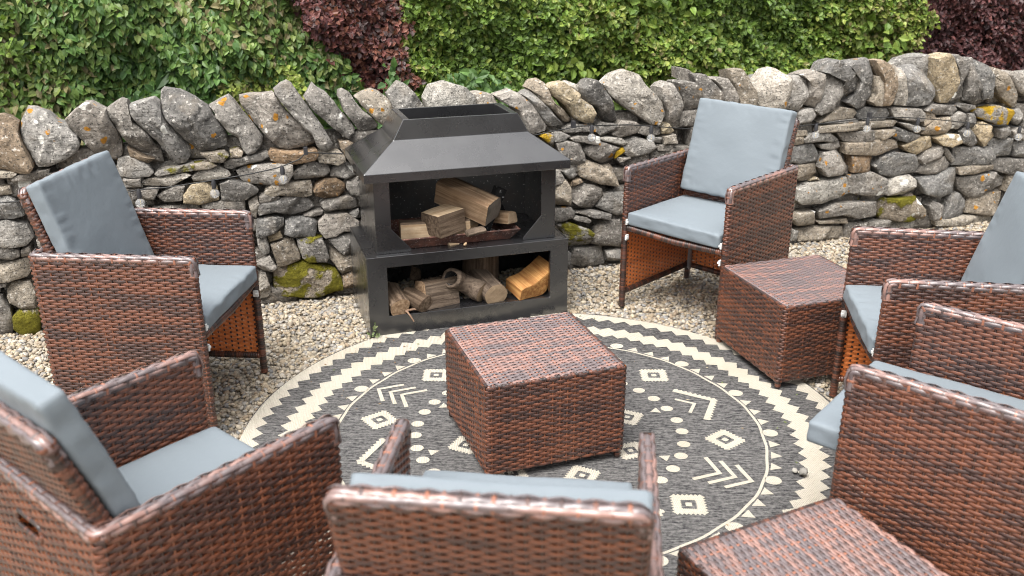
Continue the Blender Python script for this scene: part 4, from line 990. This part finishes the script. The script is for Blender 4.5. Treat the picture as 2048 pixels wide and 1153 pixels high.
ST=[(.0664,2.8089,19.14,'brown wicker footstool in the middle of the rug'),(1.153,3.4417,17.77,'brown wicker footstool between two armchairs at the rug edge on the right'),(.6856,1.6312,-63.65,'brown wicker footstool at the bottom right corner, cut by the picture edge')]
for i,(x,y,a,l) in enumerate(ST):
    s=stool0 if i==0 else copy_tree(stool0)
    s.location=(x,y,.0066 if i<2 else .004); s.rotation_euler=(0,0,radians(a)); tag(s,l,'footstool','wicker footstools')

# ============================================================ FIRE PIT
PX,PY,PR=-.1771,3.771,radians(17.75)
pit=empty('steel_fire_pit',(PX,PY,0),PR); tag(pit,'black steel outdoor fireplace with flared hood and log store','fireplace')
BW,BD,BH=.897,.464,.3594; b=BW/2; tk=.004
def bevel_build(mb,name,mats,parent,w=.0022):
    o=mb.build(name,mats,parent,smooth=False); md=o.modifiers.new('edge','BEVEL'); md.width=w; md.segments=2; md.limit_method='ANGLE'; md.angle_limit=radians(30); return o
m=MB(); fo=.085; z0,z1=.09,.31
def fascia(m,y0,y1,b,fo,z0,z1,H):
    o=[(-b,0),(b,0),(b,H),(-b,H)]; i=[(-b+fo,z0),(b-fo,z0),(b-fo,z1),(-b+fo,z1)]
    V=[(x,y0,z) for x,z in o+i]+[(x,y1,z) for x,z in o+i]; F=[]
    for q in range(4):
        r=(q+1)%4; F+=[(q,r,4+r,4+q),(8+r,8+q,12+q,12+r),(4+q,4+r,12+r,12+q),(r,q,8+q,8+r)]
    m.add(V,F)
fascia(m,0,.022,b,fo,z0,z1,BH)
bevel_build(m,'front_frame',[M['steel']],pit)
for sg in(-1,1):
    m=MB(); m.box((sg*b-(.006 if sg>0 else 0),.0222,.0),(sg*b+(.006 if sg<0 else 0),BD,BH)); bevel_build(m,'base_side',[M['steel']],pit)
m=MB(); m.box((-b+.0062,.0222,BH-.008),(b-.0062,BD,BH-.0005)); bevel_build(m,'deck',[M['steel']],pit)
m=MB(); m.box((-b+.0062,BD-.01,.0),(b-.0062,BD-.002,.17)); m.box((-b+.0062,BD-.022,.166),(b-.0062,BD-.0102,.172)); bevel_build(m,'rear_rail',[M['steel']],pit)
uw,ud,uy=.794,.4002,.0364; u=uw/2; zt=.705; zb=BH+.0005
for sg in(-1,1):
    m=MB(); m.box((sg*u-(.005 if sg>0 else 0),uy+.004,zb),(sg*u+(.005 if sg<0 else 0),uy+ud,zt)); bevel_build(m,'side_wall',[M['steel']],pit)
    m=MB(); pw,gw,gh=.066,.082,.105
    pl=[(sg*(u-.0005),zb),(sg*(u-pw-gw),zb),(sg*(u-pw-gw),zb+.012),(sg*(u-pw),zb+gh),(sg*(u-pw),zt),(sg*(u-.0005),zt)]
    if sg<0: pl=pl[::-1]
    n=len(pl); V=[(x,uy-.001,z) for x,z in pl]+[(x,uy+.0035,z) for x,z in pl]
    F4=[(i,n+i,n+(i+1)%n,(i+1)%n) for i in range(n)]; m.add(V,F4)
    bm=bmesh.new(); vs=[bm.verts.new(p) for p in V]
    bm.faces.new(vs[:n]); bm.faces.new(vs[n:][::-1])
    for f in F4: bm.faces.new([vs[i] for i in f])
    bmesh.ops.recalc_face_normals(bm,faces=bm.faces); me=bpy.data.meshes.new('front_post'); bm.to_mesh(me); bm.free(); me.materials.append(M['steel']); o=link('front_post',me,pit)
    md=o.modifiers.new('edge','BEVEL'); md.width=.0015; md.segments=2; md.limit_method='ANGLE'
m=MB(); m.box((-u+.0052,uy+ud-.006,zb),(u-.0052,uy+ud-.001,zt)); m.build('back_wall',[M['soot']],pit,smooth=False)
for sg in(-1,1):
    m=MB(); m.box((sg*(u-.0075)-.001,uy+.006,zb+.001),(sg*(u-.0075)+.001,uy+ud-.0065,zt-.002)); m.build('sooty_lining',[M['soot']],pit,smooth=False)
# hood
def rect(w,d,y,z): return [(-w/2,y,z),(w/2,y,z),(w/2,y+d,z),(-w/2,y+d,z)]
lv=[rect(.8833,.5186,-.0206,.680),rect(.8833,.5186,-.0206,.7182),rect(.587,.274,.102,.822),rect(.4938,.255,.1115,.9045)]
cy,cd,cw=.1115,.255,.4938
inn=[rect(cw-.056,cd-.012,cy+.006,.9045),rect(cw-.052,cd-.016,cy+.008,.80),rect(.55,.25,.113,.79),rect(.86,.49,-.007,.700),rect(.86,.49,-.007,.680)]
m=MB(); V=[p for l in lv+inn for p in l]; F=[]
for l in range(8):
    for q in range(4): F.append((4*l+q,4*l+(q+1)%4,4*l+4+(q+1)%4,4*l+4+q))
for q in range(4): F.append((32+q,32+(q+1)%4,(q+1)%4,q))
m.add(V,F); o=m.build('hood',[M['steel']],pit,smooth=False); md=o.modifiers.new('edge','BEVEL'); md.width=.0025; md.segments=2; md.limit_method='ANGLE'; md.angle_limit=radians(12)
for sg in(-1,1):
    m=MB(); m.box((sg*(cw/2-.027)-.0015,cy+.008,.83),(sg*(cw/2-.027)+.0015,cy+cd-.008,.899)); m.build('flue_liner',[M['steel']],pit,smooth=False)
m=MB(); m.box((-.22,.14,.72),(.22,.34,.724)); m.build('smoke_baffle',[M['soot']],pit,smooth=False)
PM=Matrix.Translation((PX,PY,0))@Matrix.Rotation(PR,4,'Z')
# rusty fire tray
tr=empty('fire_tray'); tr.matrix_world=PM@Matrix.Translation((-.035,.075,BH+.001)); tag(tr,'rusty shallow iron tray holding the split logs','tray')
m=MB(); a0,a1,d0,d1=.235,.275,.03,.27
o_=[(-a0,.0,0),(a0,.0,0),(a0,d1-d0,0),(-a0,d1-d0,0),(-a1,-d0,.048),(a1,-d0,.048),(a1,d1,.048),(-a1,d1,.048)]
i_=[(x*.985,y+(.004 if y<.1 else -.004),z+.004) for x,y,z in o_]
m.add(o_+i_,[(3,2,1,0)]+[(q,(q+1)%4,4+(q+1)%4,4+q) for q in range(4)]+[(8,9,10,11)]+[(8+(q+1)%4,8+q,12+q,12+(q+1)%4) for q in range(4)]+[(4+q,4+(q+1)%4,12+(q+1)%4,12+q) for q in range(4)])
o=m.build('tray_pan',[M['rust']],tr,smooth=False)
m=MB(); rr=np.random.default_rng(4)
v,f,c=pebbles(420,(-.22,.22,.0,.22),lambda x,y:x>-9,.012,8,.003,.010); m.add(v,f); o=m.build('ember_ash',[M['ash']],tr); o['kind']='stuff'
# logs
def log_obj(name,label,poly,L,mats,M4,seed,rough=.05,twist=0,nseg=10,ends=(1,1),group=None,taper=0,bark=None):
    """prism along local x with an uneven outline, sawn ends"""
    P=resample(np.array(poly,float),22); n=len(P); o=Vector((seed*7.1,seed*3.3,seed)); size=sqrt(np.ptp(P[:,0])*np.ptp(P[:,1])); V=[]
    for i in range(nseg+1):
        x=(i/nseg-.5)*L; sc=1-taper*(i/nseg)
        for p in P*sc:
            g=1+rough*noise.fractal(Vector((x*6,p[0]*22,p[1]*22))+o,1,2,4)*1.5; V.append((x,p[0]*g,p[1]*g))
    F=[(i*n+k,i*n+(k+1)%n,(i+1)*n+(k+1)%n,(i+1)*n+k) for i in range(nseg) for k in range(n)]
    mb=MB(); V=np.array(V); F=np.array(F); E=np.roll(P,-1,0)-P; Nn=np.stack([E[:,1],-E[:,0]],-1); Nn/=np.linalg.norm(Nn,axis=1)[:,None]+1e-9
    area=np.sum(P[:,0]*np.roll(P[:,1],-1)-np.roll(P[:,0],-1)*P[:,1]); Nn*=np.sign(area)
    isb=np.tile(np.zeros(n,bool) if bark is None else (Nn@np.array(bark)>.55),nseg)
    mb.add(V,F[~isb]); 
    if isb.any(): mb.f.append((F[isb],1))
    e=link(name,mb.mesh(name,[mats[0],M['bark']],sharp=30)); e.matrix_world=PM@M4; tag(e,label,'log',group)
    for q,(sl,sg) in enumerate(((slice(0,n),-1),(slice(nseg*n,None),1))):
        ring=V[sl]; c=ring.mean(0); c2=c+np.array([sg*.002,0,0]); mid=c+(ring-c)*.6+np.array([sg*.0025,0,0]); t=MB(); k=np.arange(n)
        edge=ring+np.array([sg*.0006,0,0])
        t.add(np.vstack([edge,mid,c2]),np.stack([k,(k+1)%n,n+(k+1)%n,n+k],-1)); t.f.append((np.stack([n+k,n+(k+1)%n,np.full(n,2*n)],-1),0)); t.build('sawn_end',[mats[1] if len(mats)<3 else mats[1+q]],e,smooth=False)
    return e
def T4(loc,rx=0,ry=0,rz=0): return Matrix.Translation(loc)@Euler((radians(rx),radians(ry),radians(rz)),'XYZ').to_matrix().to_4x4()
def circ(r,n=12,sq=1,wob=.06,seed=0):
    q=random.Random(seed); return [(r*cos(t)*(1+q.uniform(-wob,wob)),r*sq*sin(t)*(1+q.uniform(-wob,wob))) for t in np.arange(n)*2*pi/n]
Z=BH
FB='split logs in the fire bowl'
log_obj('split_log','large squared split log lying on top of the fire pile, sawn end towards the viewer',[(-.056,-.05),(.05,-.054),(.062,-.01),(.048,.05),(-.05,.054)],.27,[M['split'],M['endgrain']],T4((.030,.150,Z+.175),14,15,-47),31,.035,group=FB,bark=(1,.3))
log_obj('split_log','pale topped log block under the big squared log',[(-.064,-.047),(.062,-.050),(.066,.042),(-.060,.048)],.14,[M['split2'],M['bark'],M['bark']],T4((-.092,.095,Z+.105),0,-4,24),32,.035,group=FB,bark=(-1,0))
log_obj('split_log','pale split log lying along the left end of the rusty tray',[(-.05,-.04),(.048,-.042),(.035,.036),(-.04,.042)],.30,[M['split2'],M['split']],T4((-.125,.13,Z+.062),0,0,-6),33,.04,group=FB,bark=(.4,1))
log_obj('split_log','honey coloured split log low in the middle of the fire pile',[(-.03,-.03),(.034,-.03),(.02,.03)],.24,[M['split2'],M['endpale']],T4((.02,.12,Z+.055),10,-16,22),34,.05,group=FB)
log_obj('split_log','short honey coloured split log at the right end of the tray',[(-.03,-.022),(.032,-.025),(.026,.022),(-.02,.026)],.16,[M['split'],M['endpale']],T4((.175,.15,Z+.082),0,-8,-62),35,.05,group=FB)
log_obj('charred_log','black charred stick leaning behind the squared log',[(-.022,-.022),(.022,-.02),(.02,.022),(-.02,.02)],.24,[M['char'],M['char']],T4((.118,.105,Z+.115),0,-64,14),36,.08,group=FB)
log_obj('charred_log','burnt log remnant at the back right of the fire bowl',circ(.035,10,.8,.1,3),.22,[M['char'],M['char']],T4((.12,.27,Z+.06),0,-6,10),37,.1,group=FB)
log_obj('bark_fragment','flaky grey bark fragment on the tray edge below the charred stick',circ(.020,10,.7,.2,5),.085,[M['barkgrey'],M['barkgrey']],T4((.035,.045,Z+.058),0,-5,12),38,.2,group=FB)
ch=MB(); v,f,c=pebbles(1,(0,.001,0,.001),lambda x,y:x>-9,.0,5,.011,.012); ch.add(v-v.mean(0),f); o=ch.build('ash_chip',[M['split2']]); o.matrix_world=PM@T4((-.015,.030,Z+.010)); tag(o,'small pale wood chip on the black deck in front of the tray','chip')
LS='logs stored under the fire bowl'
log_obj('round_log','knotty brown branch log with round sawn end at the left of the log store',circ(.046,14,1,.10,1),.15,[M['bark'],M['split']],T4((-.325,.075,.135),0,10,-82),41,.12,group=LS)
log_obj('round_log','short brown branch stub with round end beside the left log',circ(.040,14,1,.10,2),.12,[M['bark'],M['bark']],T4((-.235,.055,.128),0,8,-58),42,.14,group=LS)
log_obj('split_log','grey brown wedge shaped log block left of the hollow log',[(-.06,-.05),(.065,-.055),(.06,.04),(-.02,.07)],.17,[M['barkgrey'],M['split'],M['bark']],T4((-.13,.085,.145),10,4,18),43,.07,group=LS,bark=(.3,1))
log_obj('round_log','round log with pale weathered sawn end facing out of the log store',circ(.055,16,1,.03,4),.2,[M['barkgrey'],M['endpale']],T4((.100,.11,.138),0,8,-80),44,.05,group=LS)
log_obj('log_stump','upright brown log stump at the back of the log store',circ(.098,16,.85,.05,6),.20,[M['bark'],M['endgrain']],T4((.115,.25,.180),0,-88,0),45,.04,group=LS)
log_obj('split_log','bright orange split log at the right end of the log store',[(-.065,-.052),(.072,-.048),(.118,.092),(.062,.050),(.0,.012),(-.062,.004)],.12,[M['orangewood'],M['orangewood']],T4((.270,.065,.152),0,10,-74),46,.05,group=LS)
log_obj('bark_fragment','small brown wedge of wood standing on the gravel inside the log store',[(-.02,-.03),(.025,-.03),(.02,.03),(-.015,.02)],.03,[M['bark'],M['bark']],T4((-.185,.27,.17),0,30,60),47,.1,group=LS)
# hollow log: a bent, open tube with a pale sawn end
he=empty('hollow_log'); he.matrix_world=PM@T4((-.005,.085,.150)); tag(he,'hollow log with a round hole and a pale sawn end in the log store','log',LS)
m=MB(); n=20; aa=np.arange(n)*2*pi/n; off=Vector((3,9,1))
cl=resample(np.array([(-.070,-.030,.062),(-.045,.0,.045),(-.01,.012,.018),(.03,.0,-.004),(.068,-.040,-.018)]),9,False); Tc=np.gradient(cl,axis=0); Tc/=np.linalg.norm(Tc,axis=1)[:,None]
Ac=np.cross(Tc,(0,0,1.)); Ac/=np.linalg.norm(Ac,axis=1)[:,None]; Bc=np.cross(Ac,Tc); rad=np.array([.044,.046,.044,.042,.042,.043,.045,.047,.047])
V=[cl[i]+rad[i]*(1+.13*noise.noise(Vector((i*.5,cos(t)*1.7,sin(t)*1.7))+off))*(cos(t)*Ac[i]+sin(t)*Bc[i]) for i in range(9) for t in aa]
V+=[cl[i]-Tc[0]*(.003 if i==0 else 0)+r_*(cos(t)*Ac[i]+sin(t)*Bc[i]) for i,r_ in((0,.031),(2,.025),(3,.006)) for t in aa]
k=np.arange(n); m.add(V,np.vstack([np.stack([i*n+k,i*n+(k+1)%n,(i+1)*n+(k+1)%n,(i+1)*n+k],-1) for i in range(8)]))
m.f.append((np.stack([k,9*n+k,9*n+(k+1)%n,(k+1)%n],-1),0)); m.f.append((np.vstack([np.stack([i*n+k,(i+1)*n+k,(i+1)*n+(k+1)%n,i*n+(k+1)%n],-1) for i in(9,10)]),1))
m.build('bark_shell',[M['barkgrey'],M['char']],he)
t=MB(); rg_=np.array(V)[8*n:9*n]+Tc[8]*.0006; t.add(np.vstack([rg_,[cl[8]+Tc[8]*.003]]),np.stack([k,(k+1)%n,np.full(n,n)],-1)); t.build('sawn_end',[M['endpale']],he,smooth=False)
tw=MB(); tw.tube([(-.30,.02,.105),(-.285,.0,.10),(-.275,-.012,.085),(-.262,-.018,.06)],[.005,.005,.004,.003],7); tw.tube([(-.292,.008,.103),(-.26,.006,.107),(-.225,.004,.104)],[.005,.0045,.004],7)
o=tw.build('twig',[M['twig']]); o.matrix_world=PM; tag(o,'thin forked twig poking out of the log store at the left','twig')
# gravel lies on under the open base: low ledge the logs rest on
led=MB(); led.box((-b+.0063,.0223,.0),(b-.0063,.10,.088)); led.build('log_ledge',[M['steel']],pit,smooth=False)
hp=MB(); v,f,c=pebbles(1500,(-b+.02,b-.02,.10,BD-.02),lambda x,y:x>-9,.075,12); hp.add(v,f,col=c); o=hp.build('gravel_heap',[M['pebble']],pit,color=True); o['kind']='stuff'

# ============================================================ STRING LIGHTS
def string_lights(label,cable,bulbs,clips):
    e=empty('string_lights',wallpt(cable[0][0],cable[0][1],.03),TH); tag(e,label,'lights','festoon lights along the wall'); inv=e.matrix_basis.inverted()
    pts=[inv@wallpt(s,z,.032) for s,z in cable]; P=resample(np.array(pts),60,False); m=MB(); m.tube(P,.0028,6); m.build('cable',[M['cable']],e)
    for s,z in bulbs:
        zt=np.interp(s,[c[0] for c in cable],[c[1] for c in cable]); p=inv@wallpt(s,zt,.036)
        st=MB(); st.tube([p+Vector((0,0,.004)),p+Vector((0,0,-.012)),p+Vector((0,0,-.035))],[.006,.0105,.0095],10); h=st.build('socket',[M['socket']],e)
        c=p+Vector((0,-.002,-.058)); g=MB(); th_=np.linspace(.25,pi,9); prof=[( .021*sin(x),.021*cos(x)) for x in th_]; k=np.arange(14); V=[]
        for r_,zz in prof: V+=[(c.x+r_*cos(q*2*pi/14),c.y+r_*sin(q*2*pi/14),c.z+zz) for q in k]
        g.add(V,np.vstack([np.stack([i*14+k,i*14+(k+1)%14,(i+1)*14+(k+1)%14,(i+1)*14+k],-1) for i in range(8)])); b_=g.build('glass_bulb',[M['glass']],e)
        fl=MB(); fl.tube([c+Vector((0,0,.02)),c+Vector((.003,0,0)),c+Vector((0,0,-.008))],.0013,5); fl.build('filament',[M['filament']],b_)
    for s,z in clips:
        q=inv@wallpt(s,z,.03); m=MB(); m.box((q.x-.008,q.y-.008,q.z-.014),(q.x+.008,q.y+.016,q.z+.018)); m.build('cable_clip',[M['socket']],e,smooth=False)
string_lights('black festoon cable with clear bulbs on the wall left of the fire pit',[(-2.3,.60),(-1.742,.600),(-1.666,.609),(-1.562,.609),(-1.357,.626),(-1.21,.640),(-1.081,.660),(-.992,.690),(-.964,.717),(-.80,.70)],[(-1.667,0),(-1.364,0),(-1.071,0)],[(-.964,.722)])
string_lights('black festoon cable with clear bulbs between the fire pit and the armchair at the wall',[(.02,.71),(.091,.722),(.204,.738),(.345,.753),(.595,.742),(.926,.70),(1.2,.69)],[(.392,0),(.709,0)],[(.30,.76)])
string_lights('black festoon cable with clear bulbs on the wall at the right',[(1.4,.672),(1.567,.675),(1.751,.680),(2.0,.691),(2.195,.683),(2.467,.652),(2.752,.610),(3.072,.573),(3.5,.56)],[(1.665,0),(1.985,0),(2.315,0),(2.663,0),(3.038,0)],[(2.0,.70)])

# ============================================================ SMALL THINGS
def pebble_thing(loc,s,label,seed,col):
    m=MB(); v,f,c=pebbles(1,(0,.001,0,.001),lambda x,y:x>-9,0,seed,.01,.0101); v=(v-v.mean(0))/np.ptp(v,axis=0).max()*s; m.add(v,f,col=col); o=m.build('pebble',[M['pebble']],color=True); o.location=(loc[0],loc[1],loc[2]+np.ptp(v[:,2])*.5); tag(o,label,'pebble','stray pebbles on the rug')
pebble_thing((.929,2.552,.0075),.036,'grey pebble lying on the rug in front of the jutting seat cushion',61,(.20,.19,.17))
pebble_thing((.908,2.572,.0075),.024,'smaller pale pebble touching the grey pebble on the rug',62,(.27,.255,.225))
lf=MB()
v,f,c=leaves(n=16,s_rng=(-.81,-.75),z_rng=(.0,.055),off=.62,depth=.05,length=.022,width=.013,pal=[(.13,.17,.08),(.17,.2,.1)],seed=71,droop=-.3,wave=0)
e=empty('weed_sprig',(-.585,3.62,0)); tag(e,'small green weed growing in the gravel at the left corner of the fire pit','weed')
v=v-v.mean(0)*np.array([1,1,0]); v[:,:2]*=.8; lf.add(v,f,col=c); lf.build('leaf',[M['leaf']],e,color=True,smooth=False)['kind']='stuff'

lt=MB(); r=np.random.default_rng(17); n=170; th_=r.uniform(0,2*pi,n); rr=RUGR*np.sqrt(r.uniform(.25,1.12,n)); x=RUGC[0]+rr*np.cos(th_); y=RUGC[1]+rr*np.sin(th_)
k=int(n*.4); x[:k]=-.2+r.normal(0,.30,k); y[:k]=3.66+(x[:k]+.2)*.32+r.normal(0,.035,k)-.02
cols=np.array([(.16,.10,.05),(.22,.16,.09),(.10,.13,.04),(.30,.25,.17),(.12,.08,.05)])
for i in range(n):
    s=r.uniform(.003,.0085); a=r.uniform(0,pi); dx,dy=cos(a)*s,sin(a)*s; z=.0085; w=r.uniform(.3,.6)
    if not((x[i]-RUGC[0])**2+(y[i]-RUGC[1])**2<(RUGR-.03)**2): z=.004
    lt.add([(x[i]-dx,y[i]-dy,z),(x[i]+dy*w,y[i]-dx*w,z+.0015),(x[i]+dx,y[i]+dy,z+.001),(x[i]-dy*w,y[i]+dx*w,z)],[(0,1,2,3)],col=cols[r.integers(0,5)])
tag(lt.build('leaf_litter',[M['pebble']],color=True,smooth=False),'crumbs of bark and dry leaf scattered on the rug and by the fire pit','litter',kind='stuff')
